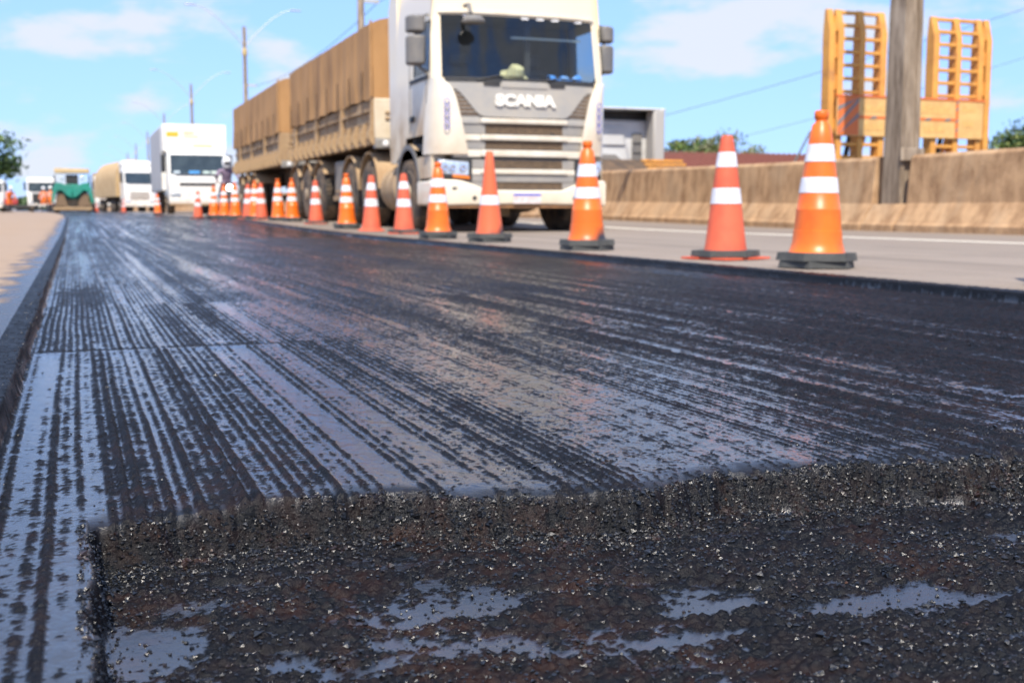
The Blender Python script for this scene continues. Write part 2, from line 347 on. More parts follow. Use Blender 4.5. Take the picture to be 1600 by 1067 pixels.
# loose grains: bitumen-coated aggregate in and around the cut (uncountable)
def grains():
    ico = np.array([(1.05, 0, 0), (-1, 0.1, 0), (0, 1, 0.1), (0, -1.05, 0), (0.1, 0, 0.95), (0, 0, -1)])
    fc = np.array([(4, 0, 2), (4, 2, 1), (4, 1, 3), (4, 3, 0), (5, 2, 0), (5, 1, 2), (5, 3, 1), (5, 0, 3)])
    pts = []
    n = 44000
    x = rng.uniform(0.0, 1.9, n); y = rng.uniform(0.60, 1.40, n)
    den = fbm(x*7, y*7, 3, 201); keep = rng.random(n) < sm((den - 0.30)/0.3)*1.0 + 0.2
    x, y = x[keep], y[keep]
    xb = rng.uniform(0.0, 1.9, 21000); yb = np.interp(xb, [a for a, b in LIPY], [b for a, b in LIPY]) - np.where(rng.random(21000) < 0.6, rng.uniform(-0.002, 0.032, 21000), rng.uniform(0.015, 0.075, 21000))
    xc = rng.uniform(-0.1, 3.1, 700); yc = rng.uniform(1.45, 4.5, 700)
    xe = XR + rng.normal(0, 0.02, 1300); ye = rng.uniform(2.6, 12, 1300)
    xf = np.concatenate([XL + rng.normal(-0.01, 0.02, 900), rng.uniform(-0.012, 0.022, 2600)]); yf = np.concatenate([rng.uniform(1.2, 6, 900), rng.uniform(0.6, 1.30, 2600)])
    X = np.concatenate([x, xb, xc, xe, xf]); Y = np.concatenate([y, yb, yc, ye, yf])
    lipy = np.interp(X, [a for a, b in LIPY], [b for a, b in LIPY])
    Z, pool, _ = surface(X, Y); ok = (rng.random(len(X)) > pool*0.8) & ((np.abs(Y - lipy - 0.065) > 0.060) | (rng.random(len(X)) < 0.08))
    X, Y, Z = X[ok], Y[ok], Z[ok]; k = len(X)
    s = 0.0007 + 0.0021*rng.random(k)**2.2 + (rng.random(k) < 0.03)*rng.random(k)*0.0030
    V = ico[None]*(1 + 0.55*(rng.random((k, 6, 1)) - 0.5))
    ax = rng.normal(size=(k, 3)); ax /= np.linalg.norm(ax, axis=1, keepdims=True); an = rng.uniform(0, 6.28, k)
    c, sn = np.cos(an)[:, None, None], np.sin(an)[:, None, None]
    V = V*c + np.cross(ax[:, None, :], V)*sn + ax[:, None, :]*np.sum(V*ax[:, None, :], -1, keepdims=True)*(1 - c)
    V = V*s[:, None, None]*np.array([1.15, 1.0, 0.8]) + np.stack([X, Y, Z + s*0.25], -1)[:, None, :]
    F = (fc[None] + 6*np.arange(k)[:, None, None]).reshape(-1, 3)
    g = nmat('coated_aggregate', (0.006, 0.0065, 0.008), (0.032, 0.014, 0.008), scale=30, rough=0.27, rvar=0.1, lo=0.56, hi=0.68, c3=(0.10, 0.045, 0.022), c3scale=45, bump=0.22, bscale=650, c3lo=0.66, c3hi=0.72)
    g.node_tree.nodes['Principled BSDF'].inputs['IOR'].default_value = 1.65
    m = np_mesh('loose_aggregate', V.reshape(-1, 3), F, g, smooth=False)
    tag(link('loose_aggregate', m), 'glinting bitumen coated stone chips scattered in the cut', 'gravel', kind='stuff')
grains()

# ------------------------------------------------------------------ other ground sheets
def road_mat(name, c1, c2, c3, tarx=None, side=1, rough=0.85, tarw=0.16):
    m = bpy.data.materials.new(name); m.use_nodes = True; N, L = m.node_tree.nodes, m.node_tree.links; p = N['Principled BSDF']
    g = N.new('ShaderNodeNewGeometry')
    def noise(s, d=6, st=None):
        n = N.new('ShaderNodeTexNoise'); n.inputs['Scale'].default_value = s; n.inputs['Detail'].default_value = d; n.inputs['Roughness'].default_value = 0.6
        if st:
            mm = N.new('ShaderNodeMapping'); mm.inputs['Scale'].default_value = st; L.new(g.outputs['Position'], mm.inputs['Vector']); L.new(mm.outputs['Vector'], n.inputs['Vector'])
        else: L.new(g.outputs['Position'], n.inputs['Vector'])
        return n
    def mr(sock, a, b, c=0.0, d=1.0):
        r = N.new('ShaderNodeMapRange'); r.inputs['From Min'].default_value = a; r.inputs['From Max'].default_value = b; r.inputs['To Min'].default_value = c; r.inputs['To Max'].default_value = d
        L.new(sock, r.inputs['Value']); return r.outputs['Result']
    def mix(a, b, f):
        x = N.new('ShaderNodeMixRGB')
        for i, q in ((1, a), (2, b)):
            if isinstance(q, tuple): x.inputs[i].default_value = (*q, 1)
            else: L.new(q, x.inputs[i])
        L.new(f, x.inputs[0]); return x.outputs[0]
    band = noise(1.0, 4, (2.6, 0.10, 1)); fine = noise(90, 4); patch = noise(0.9, 5)
    col = mix(c1, c2, mr(fine.outputs['Fac'], 0.38, 0.64)); col = mix(col, c3, mr(band.outputs['Fac'], 0.44, 0.64, 0, 0.85)); 
    col = mix(col, tuple(0.75*v for v in c3), mr(patch.outputs['Fac'], 0.55, 0.75, 0, 0.5))
    ro = None
    if tarx is not None:
        s = N.new('ShaderNodeSeparateXYZ'); L.new(g.outputs['Position'], s.inputs[0])
        e = noise(7, 6, (1, 0.5, 1)); off = mr(e.outputs['Fac'], 0.3, 0.7, -tarw*0.6, tarw*0.6)
        a = N.new('ShaderNodeMath'); a.operation = 'ADD'; L.new(s.outputs['X'], a.inputs[0]); L.new(off, a.inputs[1])
        t = mr(a.outputs[0], tarx, tarx + side*tarw, 1.0, 0.0)
        sp = mr(fine.outputs['Fac'], 0.35, 0.6); 
        mm = N.new('ShaderNodeMath'); mm.operation = 'MULTIPLY_ADD'; L.new(t, mm.inputs[0]); mm.inputs[1].default_value = 1.35; 
        q = mr(fine.outputs['Fac'], 0.3, 0.7, -0.3, 0.0); L.new(q, mm.inputs[2]); mm.use_clamp = True
        col = mix(col, (0.014, 0.014, 0.017), mm.outputs[0]); ro = mr(mm.outputs[0], 0, 1, rough, 0.22)
    L.new(col, p.inputs['Base Color'])
    if ro: L.new(ro, p.inputs['Roughness'])
    else: p.inputs['Roughness'].default_value = rough
    p.inputs['Specular IOR Level'].default_value = 0.35
    nb = noise(140, 5); b = N.new('ShaderNodeBump'); b.inputs['Strength'].default_value = 0.5; b.inputs['Distance'].default_value = 0.006
    L.new(nb.outputs['Fac'], b.inputs['Height']); L.new(b.outputs['Normal'], p.inputs['Normal'])
    return m

def strip(name, x0, x1, y0, y1, z, mat, label, nx=2, warp=True, n=140, kind='structure', cat=None):
    ys = np.concatenate([np.linspace(y0, 60, n), np.linspace(60, y1, 60)[1:]]) if y1 > 60 else np.linspace(y0, y1, n)
    xs = np.linspace(x0, x1, nx); Z = np.full((len(ys), nx), z)
    co, q = grid_mesh('', xs, ys, Z, None, warp=warp)
    o = link(name, np_mesh(name, co, q, mat)); return tag(o, label, cat, kind=kind)

M_LANE = road_mat('worn_dusty_asphalt', (0.235, 0.192, 0.155), (0.31, 0.255, 0.205), (0.185, 0.150, 0.120), tarx=3.275, side=1, tarw=0.05)
M_SHOULDER = road_mat('sandy_shoulder', (0.30, 0.215, 0.150), (0.37, 0.275, 0.20), (0.335, 0.24, 0.165), tarx=-0.20, side=-1, tarw=0.15)
M_FAR = road_mat('old_asphalt', (0.13, 0.115, 0.10), (0.18, 0.16, 0.14), (0.17, 0.14, 0.11))
M_SOIL = road_mat('red_soil', (0.20, 0.11, 0.06), (0.27, 0.16, 0.09), (0.17, 0.13, 0.07), rough=0.95)
strip('traffic_lane', 3.27, 10.66, -6, 260, -0.0025, M_LANE, 'dusty grey open traffic lane beyond the cones', nx=4)
strip('shoulder', -7.0, -0.155, -6, 260, -0.0025, M_SHOULDER, 'sandy tan road shoulder left of the milled lane', nx=4)
strip('far_carriageway', 11.35, 24.0, -6, 260, -0.010, M_FAR, 'opposite carriageway asphalt behind the concrete barrier', nx=3)
o = link('ground', np_mesh('ground', np.array([(-2500, -300, -0.12), (2500, -300, -0.12), (2500, 6000, -0.12), (-2500, 6000, -0.12)], float), np.array([[0, 1, 2, 3]]), M_SOIL)); tag(o, 'reddish bare soil stretching to the horizon', kind='structure')
M_LINE = nmat('worn_road_paint', (0.70, 0.63, 0.52), (0.42, 0.36, 0.28), scale=9, rough=0.8, lo=0.52, hi=0.75)
strip('lane_edge_line', 7.74, 8.02, -6, 260, 0.0025, M_LINE, 'worn white edge line beside the barrier')

# ------------------------------------------------------------------ concrete barrier and lamp posts
M_CONC = nmat('stained_concrete', (0.50, 0.315, 0.170), (0.27, 0.155, 0.078), scale=3.4, rough=0.9, bump=0.6, bscale=22, stretch=(1, 1.5, 0.7), detail=9, c3=(0.46, 0.32, 0.195), c3scale=1.3, c3lo=0.5, c3hi=0.75)
M_POST = nmat('weathered_concrete', (0.33, 0.26, 0.19), (0.17, 0.125, 0.085), scale=5, rough=0.9, bump=0.4, bscale=30, stretch=(2, 2, 0.35), c3=(0.50, 0.41, 0.31), c3scale=2.0, c3lo=0.55, c3hi=0.7)
PROF = [(10.62, -0.05), (10.62, 0.09), (10.66, 0.12), (10.83, 0.39), (10.885, 1.015), (10.94, 1.06), (11.10, 1.06), (11.155, 1.015), (11.21, 0.39), (11.38, 0.12), (11.42, 0.09), (11.42, -0.05)]
LOW = [(10.62, -0.05), (10.62, 0.09), (10.66, 0.12), (10.83, 0.38), (11.21, 0.38), (11.38, 0.12), (11.42, 0.09), (11.42, -0.05)]
def barrier(y0, y1, prof, label, name='concrete_barrier'):
    n = max(2, int((y1 - y0)/0.5)); ys = np.linspace(y0, y1, n); k = len(prof); vs, fs = [], []
    for j, y in enumerate(ys):
        for x, z in prof:
            e = 0.006*(random.random() - 0.5) if z > 0.1 else 0
            vs.append((x + sx_(y) - 10.6 + e, y - y0, z + gz(y) + e))
    for j in range(n - 1):
        for i in range(k):
            i2 = (i+1) % k; fs.append((j*k+i, j*k+i2, (j+1)*k+i2, (j+1)*k+i))
    fs.append(tuple(range(k))); fs.append(tuple(range((n-1)*k, n*k)))
    o = MB().add(vs, fs).build(name, M_CONC, bevel=0.012, ang=20); o.location = (10.6, y0, 0)
    return tag(o, label, 'barrier', 'median barrier pieces')
barrier(-4, 13.18, PROF, 'stained brown concrete median barrier in front of the yellow ramps, near side of the post')
barrier(13.20, 13.90, LOW, 'short low concrete barrier footing around the lamp post')
barrier(13.92, 45.5, PROF, 'stained brown concrete median barrier running behind the parked truck cab')
barrier(46.6, 79, PROF, 'far stretch of concrete median barrier behind the tarped trailers')
barrier(80, 150, PROF, 'farthest stretch of concrete median barrier along the bend')

M_LAMP = nmat('galvanised_steel', (0.55, 0.55, 0.55), (0.45, 0.45, 0.45), scale=8, rough=0.5, metal=0.3)
def lamp_post(y, label, near=False):
    x = 11.02 + sx_(y); z = gz(y)
    e = empty('street_lamp', (x, y, z), label, 'street lamp', 'double armed lamp posts along the median')
    b = MB(); H = 12.3
    if near:
        w0, d0, w1 = 0.165, 0.20, 0.10
        vs = []
        for t, zz in ((0, -0.05), (0.05, 0.4), (0.3, 3.7), (1, H)):
            w = w0 + (w1 - w0)*t; d = d0 + (0.11 - d0)*t
            for px, py in ((-w, -d), (-w*0.55, -d), (-w*0.55, -d*0.80), (w*0.55, -d*0.80), (w*0.55, -d), (w, -d), (w, d), (-w, d)): vs.append((px, py, zz))
        fs = [(j*8+i, j*8+(i+1) % 8, (j+1)*8+(i+1) % 8, (j+1)*8+i) for j in range(3) for i in range(8)] + [tuple(range(8)), tuple(range(24, 32))]
        b.add(vs, fs); b.build('post', M_POST, e, bevel=0.012, ang=25)
        MB().box(-0.20, 0.20, -0.245, -0.222, 0.98, 1.16).build('bracket', M_POST, e, bevel=0.01)
    else:
        b.lathe([(0.19, -0.1), (0.17, 3), (0.11, H)], 12); b.build('post', M_POST, e)
        MB().lathe([(0.16, 0), (0.18, 0.1), (0.18, 0.35), (0.13, 0.5)], 12, c=(0, 0, H - 1.9)).build('collar', nmat('pale_yellow_collar', (0.5, 0.38, 0.18), rough=0.6), e)
        MB().box(0.1, 0.75, -0.05, 0.05, H - 3.9, H - 3.75).build('wire_bracket', M_LAMP, e)
    for s in (-1, 1):
        pts = [(s*3.1*t, 0, H - 1.3 + 2.6*math.sin(t*1.35)) for t in np.linspace(0, 1, 8)]
        a = MB().tube(pts, [0.032 - 0.012*t for t in np.linspace(0, 1, 8)], 8).build('arm', M_LAMP, e)
        q = pts[-1]; MB().box(min(q[0], q[0] + s*0.7), max(q[0], q[0] + s*0.7), -0.09, 0.09, q[2] - 0.04, q[2] + 0.04).build('lamp_head', M_LAMP, a, bevel=0.03)
    return e
lamp_post(13.55, 'grooved weathered concrete lamp post set in the gap of the median barrier', True)
lab = ['concrete lamp post rising behind the front tarped trailer', 'lamp post rising above the rear tarped trailer', 'lamp post rising behind the white box truck', 'first far lamp post of the receding row, counted from the box truck', 'second far lamp post of the receding row, counted from the box truck', 'third far lamp post of the receding row, counted from the box truck', 'fourth far lamp post of the receding row, counted from the box truck', 'fifth far lamp post of the receding row, counted from the box truck', 'sixth far lamp post of the receding row, counted from the box truck', 'seventh far lamp post of the receding row, counted from the box truck']
PY = [46.3, 79.8, 117.5, 154, 190, 226, 262, 300, 340, 385]
for y, l in zip(PY, lab):
    if y > 60:
        e = lamp_post(y, l); e.location.x = 11.02 + (0 if y <= 260 else 0); e.location.z = 0.1
    else: lamp_post(y, l).location.x = 11.0

# ------------------------------------------------------------------ traffic cones
M_NEW = nmat('fresh_orange_plastic', (0.83, 0.17, 0.012), (0.72, 0.12, 0.010), scale=6, rough=0.38, rvar=0.08, c3=(0.40, 0.11, 0.035), c3scale=5, c3lo=0.6, c3hi=0.78)
M_OLD = nmat('faded_red_rubber', (0.72, 0.135, 0.062), (0.62, 0.10, 0.05), scale=5, rough=0.68, c3=(0.42, 0.12, 0.07), c3scale=6, c3lo=0.58, c3hi=0.78)
M_WHITE = nmat('reflective_white_band', (0.80, 0.80, 0.83), (0.66, 0.65, 0.67), scale=12, rough=0.45, c3=(0.48, 0.42, 0.38), c3scale=9, c3lo=0.60, c3hi=0.78)
M_RUB = nmat('recycled_rubber', (0.050, 0.052, 0.050), (0.085, 0.085, 0.078), scale=9, rough=0.75, bump=0.2)
def scorched(name, c):
    m = nmat(name, c, rough=0.4); N, L = m.node_tree.nodes, m.node_tree.links; p = N['Principled BSDF']
    t = N.new('ShaderNodeTexCoord'); s = N.new('ShaderNodeSeparateXYZ'); L.new(t.outputs['Object'], s.inputs[0])
    a = N.new('ShaderNodeMath'); a.operation = 'MULTIPLY_ADD'; a.inputs[1].default_value = -0.55; L.new(s.outputs['X'], a.inputs[0]); L.new(s.outputs['Z'], a.inputs[2])
    n = N.new('ShaderNodeTexNoise'); n.inputs['Scale'].default_value = 9; n.inputs['Detail'].default_value = 5; L.new(t.outputs['Object'], n.inputs['Vector'])
    b = N.new('ShaderNodeMath'); b.operation = 'MULTIPLY_ADD'; b.inputs[1].default_value = -0.22; L.new(n.outputs['Fac'], b.inputs[0]); L.new(a.outputs[0], b.inputs[2])
    r = N.new('ShaderNodeMapRange'); r.inputs['From Min'].default_value = 0.06; r.inputs['From Max'].default_value = -0.06; L.new(b.outputs[0], r.inputs['Value'])
    x = N.new('ShaderNodeMixRGB'); x.inputs[1].default_value = (*c, 1); x.inputs[2].default_value = (0.03, 0.025, 0.025, 1); L.new(r.outputs['Result'], x.inputs[0]); L.new(x.outputs[0], p.inputs['Base Color'])
    return m
M_SCO = scorched('tar_stained_orange', (0.80, 0.15, 0.012)); M_SCO2 = scorched('tar_stained_red', (0.72, 0.14, 0.05))
def hexbase(r, z0, z1, flare=1.06):
    b = MB(); vs = []
    for z, q in ((z0, r*flare), (z1, r)):
        for k in range(6): vs.append((q*math.cos(k*math.pi/3 + 0.35), q*math.sin(k*math.pi/3 + 0.35), z))
    return b.add(vs, [tuple(range(5, -1, -1)), tuple(range(6, 12))] + [(i, (i+1) % 6, 6 + (i+1) % 6, 6 + i) for i in range(6)])
def band(prof, za, zb):
    def r(z): return float(np.interp(z, [h for _, h in prof], [q for q, _ in prof]))
    return MB().lathe([(r(za) + 0.0005, za), (r(za) + 0.0022, za + 0.001), (r((za+zb)/2) + 0.0022, (za+zb)/2), (r(zb) + 0.0022, zb - 0.001), (r(zb) + 0.0005, zb)], 32, cap=False)
P_NEW = [(0.150, 0.075), (0.143, 0.080), (0.128, 0.13), (0.1235, 0.19), (0.1205, 0.192), (0.113, 0.30), (0.110, 0.302), (0.096, 0.42), (0.080, 0.53), (0.061, 0.66), (0.046, 0.735), (0.031, 0.748), (0.030, 0.762), (0.036, 0.768), (0.037, 0.800), (0.031, 0.808), (0.008, 0.810)]
P_OLD = [(0.132, 0.045), (0.122, 0.10), (0.098, 0.30), (0.074, 0.49), (0.054, 0.635), (0.044, 0.69), (0.036, 0.735), (0.031, 0.745), (0.006, 0.746)]
P_FLR = [(0.185, 0.004), (0.175, 0.016), (0.135, 0.030), (0.123, 0.08), (0.099, 0.29), (0.072, 0.49), (0.052, 0.64), (0.040, 0.725), (0.033, 0.74), (0.006, 0.741)]
P_SLM = [(0.130, 0.075), (0.118, 0.12), (0.093, 0.31), (0.070, 0.49), (0.050, 0.66), (0.036, 0.79), (0.028, 0.815), (0.006, 0.818)]
CM = {}
def cmesh(key, f):
    if key not in CM: CM[key] = f()
    return CM[key]
def traffic_cone(x, y, kind, label, body=None, s=1.0, rz=None):
    e = empty('traffic_cone', (x, y, gz(y) + (0.001 if x > 3.3 + sx_(y) else -0.04)), label, 'traffic cone', 'traffic cones along the edge of the milled lane', rz if rz is not None else random.uniform(-0.5, 0.5))
    e.scale = (s, s, s); e.rotation_euler = (random.uniform(-.012, .012), random.uniform(-.012, .012), e.rotation_euler.z)
    prof, mat, bands, base = {'new': (P_NEW, M_NEW, [(0.385, 0.465), (0.545, 0.635)], 2), 'old': (P_OLD, M_OLD, [(0.335, 0.43), (0.555, 0.645)], 1),
        'flare': (P_FLR, M_OLD, [(0.33, 0.43), (0.545, 0.64)], 0), 'slim': (P_SLM, M_OLD, [(0.335, 0.42)], 2)}[kind]
    mat = body or mat
    link('cone_body', cmesh((kind, mat.name), lambda: MB().lathe(prof, 36).mesh('cone_body', mat, ang=50)), e)
    for i, (a, b) in enumerate(bands): link('reflective_band', cmesh((kind, 'b', i), lambda: band(prof, a, b).mesh('reflective_band', M_WHITE)), e)
    if base == 2:
        link('base', cmesh('hexA', lambda: hexbase(0.205, 0.036, 0.078, 1.04).mesh('base', M_RUB, ang=20)), e)
        o = link('base', cmesh('hexB', lambda: hexbase(0.200, 0.0, 0.034, 1.03).mesh('base', M_RUB, ang=20)), e); o.rotation_euler.z = 0.12
    elif base == 1:
        link('base', cmesh('hexC', lambda: hexbase(0.205, 0.018, 0.055, 1.03).mesh('base', M_RUB, ang=20)), e)
        link('foot_plate', cmesh('plate', lambda: (lambda b: [b.box(-0.19, 0.19, -0.19, -0.05, 0.002, 0.014), b.box(-0.19, 0.19, 0.05, 0.19, 0.002, 0.014), b.box(-0.17, 0.17, -0.05, 0.05, 0.0, 0.012)] and b)(MB()).mesh('foot_plate', M_OLD)), e)
    return e
def at(px, Y):
    """X on the vertical plane y=Y seen in photo column px (at horizon height)"""
    d = Vector((math.sin(YAW)*math.cos(PITCH), math.cos(YAW)*math.cos(PITCH), -math.sin(PITCH)))*1800 + Vector((math.cos(YAW), -math.sin(YAW), 0))*(px - 800)
    up = Vector((math.sin(YAW)*math.sin(PITCH), math.cos(YAW)*math.sin(PITCH), math.cos(PITCH))); d += up*190
    return d.x/d.y*Y
traffic_cone(3.70, 3.44, 'new', 'orange traffic cone casting its thin shadow on the lane, last of the row', s=1.0)
traffic_cone(3.63, 5.10, 'new', 'bright orange cone with knob top on two stacked black bases, opposite the ramps', rz=0.30)
traffic_cone(3.72, 6.16, 'old', 'faded red cone with a red foot plate under its black base', s=1.0, rz=0.25)
traffic_cone(3.60, 7.95, 'new', 'orange cone with black tar stain low on its right flank', body=M_SCO, rz=0.15)
traffic_cone(3.64, 10.25, 'slim', 'tall slim cone with one white band and a blackened foot', body=M_SCO2, s=1.03, rz=0.5)
traffic_cone(3.56, 11.65, 'new', 'orange cone standing before the truck headlight', s=0.98)
traffic_cone(3.85, 14.05, 'old', 'faded red cone beside the front wheel of the truck')
traffic_cone(3.80, 15.55, 'flare', 'faded red cone with flared foot beside the fuel tank', s=1.02)
traffic_cone(at(542, 17.0), 17.0, 'new', 'orange cone beside the drive wheels of the truck', s=1.0)
traffic_cone(at(494, 20.0), 20.0, 'old', 'faded red cone beside the grey tool box of the front trailer')
for px, Y, k, l in ((457, 22.2, 'new', 'first orange cone of the pair beside the front trailer axles'), (435, 22.8, 'new', 'second orange cone of the pair beside the front trailer axles'),
        (409, 24.0, 'old', 'red cone beside the coupling between the trailers'), (399, 24.8, 'new', 'orange cone crowded behind the red cone by the trailer coupling'), (388, 25.4, 'old', 'red cone beside the rear trailer front corner'),
        (368, 26.6, 'new', 'orange cone before the motorcycle'), (351, 28.5, 'new', 'orange cone left of the motorcycle wheel'), (335, 30.0, 'new', 'orange cone before the box truck right headlight'), (310, 32.5, 'old', 'red cone before the box truck bumper'),
        (247, 47.0, 'new', 'orange cone between the box truck and the tipper truck'), (194, 68.0, 'old', 'small red cone before the tipper truck headlight'), (152, 86.0, 'old', 'small red cone beside the paver')):
    traffic_cone(at(px, Y), Y, k, l)

# ------------------------------------------------------------------ shared vehicle materials
DUST = (0.40, 0.255, 0.135)
M_CREAM = dusty('cream_truck_paint', (0.82, 0.75, 0.61), DUST, 0.7, 1.9, rough=0.28, amount=0.85)
M_CABSIDE = dusty('cream_cab_paint', (0.80, 0.69, 0.50), DUST, 1.25, 2.15, rough=0.34, amount=1.0)
M_BUMP = dusty('cream_bumper_paint', (0.82, 0.74, 0.58), DUST, 0.30, 0.60, rough=0.35, amount=0.7)
M_GREY = nmat('grey_grille_plastic', (0.26, 0.25, 0.235), (0.34, 0.31, 0.27), scale=3, rough=0.5)
M_SILVER = nmat('silver_grille_plastic', (0.36, 0.345, 0.32), (0.42, 0.385, 0.33), scale=3, rough=0.42)
M_BAR = nmat('cream_grille_bar', (0.72, 0.67, 0.57), (0.62, 0.54, 0.42), scale=4, rough=0.4)
M_MESH = nmat('dusty_grille_mesh', (0.22, 0.145, 0.085), (0.14, 0.095, 0.06), scale=20, rough=0.85)
M_DARK = nmat('black_plastic', (0.022, 0.023, 0.025), (0.045, 0.042, 0.038), scale=5, rough=0.55)
M_INT = nmat('dark_cab_trim', (0.055, 0.062, 0.066), (0.09, 0.095, 0.10), scale=4, rough=0.8)
M_MIRG = nmat('grey_mirror_housing', (0.15, 0.145, 0.14), (0.20, 0.185, 0.165), scale=4, rough=0.5)
M_GLASS = glass('windscreen_glass', (0.78, 0.85, 0.88)); M_SIDEG = glass('side_glass', (0.5, 0.55, 0.55))
M_LENS = nmat('headlight_lens', (0.55, 0.60, 0.64), (0.80, 0.84, 0.88), scale=14, rough=0.10, metal=0.55)
M_AMBER = nmat('amber_lens', (0.75, 0.20, 0.02), rough=0.2)
M_TYRE = nmat('dusty_tyre', (0.045, 0.040, 0.036), (0.20, 0.135, 0.08), scale=4, rough=0.9, bump=0.3, bscale=30)
M_RIM = nmat('dusty_rim', (0.36, 0.28, 0.19), (0.22, 0.155, 0.095), scale=6, rough=0.7)
M_TARP = nmat('tan_canvas_tarp', (0.45, 0.250, 0.105), (0.37, 0.20, 0.080), scale=1.8, rough=0.92, bump=0.25, bscale=18, stretch=(1, 1.8, 0.35), c3=(0.24, 0.125, 0.055), c3scale=1.1, c3lo=0.52, c3hi=0.74, detail=8)
M_BODY = nmat('dust_caked_steel', (0.40, 0.27, 0.15), (0.28, 0.175, 0.09), scale=2.4, rough=0.85, bump=0.3, bscale=16, c3=(0.50, 0.38, 0.24), c3scale=1.6, c3lo=0.55, c3hi=0.75)
M_CHAS = nmat('dirty_chassis', (0.075, 0.052, 0.036), (0.15, 0.095, 0.055), scale=4, rough=0.9)
M_TANK = nmat('dust_caked_tank', (0.44, 0.31, 0.18), (0.36, 0.24, 0.13), scale=3, rough=0.75)
M_WPANEL = nmat('white_dusty_panel', (0.70, 0.62, 0.48), (0.58, 0.47, 0.32), scale=2.5, rough=0.6)

WH = {}
def wheel(parent, x, y, z, r=0.52, w=0.30, side=-1, low=False, mt=None, mr=None):
    """side -1: outer face towards -x"""
    key = (round(r, 3), round(w, 3), side, low, (mt or M_TYRE).name, (mr or M_RIM).name)
    if key not in WH:
        n = 20 if low else 40; h = w/2
        b = MB().lathe([(r*0.60, -h), (r*0.64, -h*1.02), (r*0.9, -h), (r*0.985, -h*0.8), (r, -h*0.5), (r, h*0.5), (r*0.985, h*0.8), (r*0.9, h), (r*0.64, h*1.02), (r*0.60, h)], n, 'x', cap=True)
        if not low:
            for k in range(40):                        # tread blocks
                a = 2*math.pi*k/40; c, s_ = math.cos(a), math.sin(a); d = 0.022
                for xx in (-h*0.72, h*0.12):
                    vs = []
                    for rr in (r - 0.004, r + 0.013):
                        for t, u in ((-d, xx), (d, xx), (d, xx + h*0.6), (-d, xx + h*0.6)): vs.append((u, rr*c - t*s_, rr*s_ + t*c))
                    b.add(vs, [(0,1,2,3),(4,7,6,5),(0,4,5,1),(1,5,6,2),(2,6,7,3),(3,7,4,0)])
        rm = MB(); o_ = side*h
        rm.lathe([(r*0.60, o_*0.98), (r*0.57, o_*1.03), (r*0.53, o_*0.72), (r*0.40, o_*0.55), (r*0.26, o_*0.75), (r*0.22, o_*1.15), (r*0.12, o_*1.25), (0.01, o_*1.25)], n, 'x', cap=False)
        if not low:
            for k in range(10):
                a = 2*math.pi*k/10; c_ = (0, r*0.335*math.cos(a), r*0.335*math.sin(a))
                rm.lathe([(0.022, o_*0.6), (0.022, o_*0.86), (0.012, o_*0.9)], 6, 'x', c=c_)
        WH[key] = (b.mesh('wheel', mt or M_TYRE), rm.mesh('rim', mr or M_RIM))
    a = link('wheel', WH[key][0], parent, (x, y, z)); link('rim', WH[key][1], a)
    return a

def text_mesh(body, name, mat, size, depth, parent, loc, rot, bold=0.0):
    c = bpy.data.curves.new(name, 'FONT'); c.body = body; c.size = size; c.extrude = depth; c.align_x = 'CENTER'; c.offset = bold
    t = bpy.data.objects.new(name, c); COL.objects.link(t); dg = bpy.context.evaluated_depsgraph_get()
    m = bpy.data.meshes.new_from_object(t.evaluated_get(dg)); bpy.data.objects.remove(t); m.materials.clear(); m.materials.append(mat)
    o = link(name, m, parent, loc); o.rotation_euler = rot; return o

# ------------------------------------------------------------------ tractor unit of the tarped road train
TX, TY = 5.68, 14.6
tr = empty('truck', (TX, TY, 0), 'cream truck cab with grey slatted grille at the head of the tarped trailers', 'truck')
def yfc(x, z):
    y = 0.17*(abs(x)/1.22)**3.2
    if z > 2.0: y += (min(z, 2.9) - 2.0)*0.17
    if z > 2.9: y += 0.10*max(0, z - 3.1) + max(0, z - 3.35)*0.7
    return y
def slab(xs, zlo, zhi, off, th, mb=None):
    """curved plate on the cab front: xs samples, lower/upper heights; front face 'off' proud of the skin"""
    b = mb or MB(); n = len(xs); vs, fs = [], []
    for x, a, c in zip(xs, zlo, zhi):
        ya, yc = yfc(x, a), yfc(x, c)
        vs += [(x, ya - off, a), (x, yc - off, c), (x, ya - off + th, a), (x, yc - off + th, c)]
    for i in range(n - 1):
        p, q = 4*i, 4*i + 4
        fs += [(p, q, q+1, p+1), (p+2, p+3, q+3, q+2), (p+1, q+1, q+3, p+3), (p, p+2, q+2, q)]
    fs += [(0, 1, 3, 2), (4*n-4, 4*n-2, 4*n-1, 4*n-3)]
    return b.add(vs, fs)
def lin(a, b, n): return [a + (b - a)*i/(n - 1) for i in range(n)]
def ip(x, pts): return float(np.interp(x, [p[0] for p in pts], [p[1] for p in pts]))

# cab shell: rings around the plan, openings left for the windscreen and the door windows
ZS = [1.02, 1.30, 1.62, 1.92, 2.02, 2.10, 2.35, 2.60, 2.78, 2.85, 2.95, 3.15, 3.35, 3.55, 3.70, 3.78]
SIDEY = [1.95, 1.72, 1.45, 1.18, 1.05, 0.70, 0.36, 0.27]
def ring(z):
    w = ip(z, [(1.0, 1.235), (2.0, 1.24), (2.9, 1.21), (3.35, 1.17), (3.6, 1.05), (3.78, 0.85)])
    pts = [(-w, y + (0.06*max(0, z - 3.4) if y > 1.9 else 0)) for y in SIDEY]
    yc = yfc(1.10, z)
    pts += [(-w*0.996, max(0.2, yc + 0.05)), (-w*0.975, yc + 0.045), (-w*0.94, yc + 0.012)]
    pts += [(x*w/1.24*1.0, yfc(x, z)) for x in np.linspace(-1.11, 1.11, 13)]
    return pts + [(-x, y) for x, y in reversed(pts[:11])]
rings = [ring(z) for z in ZS]; NP = len(rings[0])
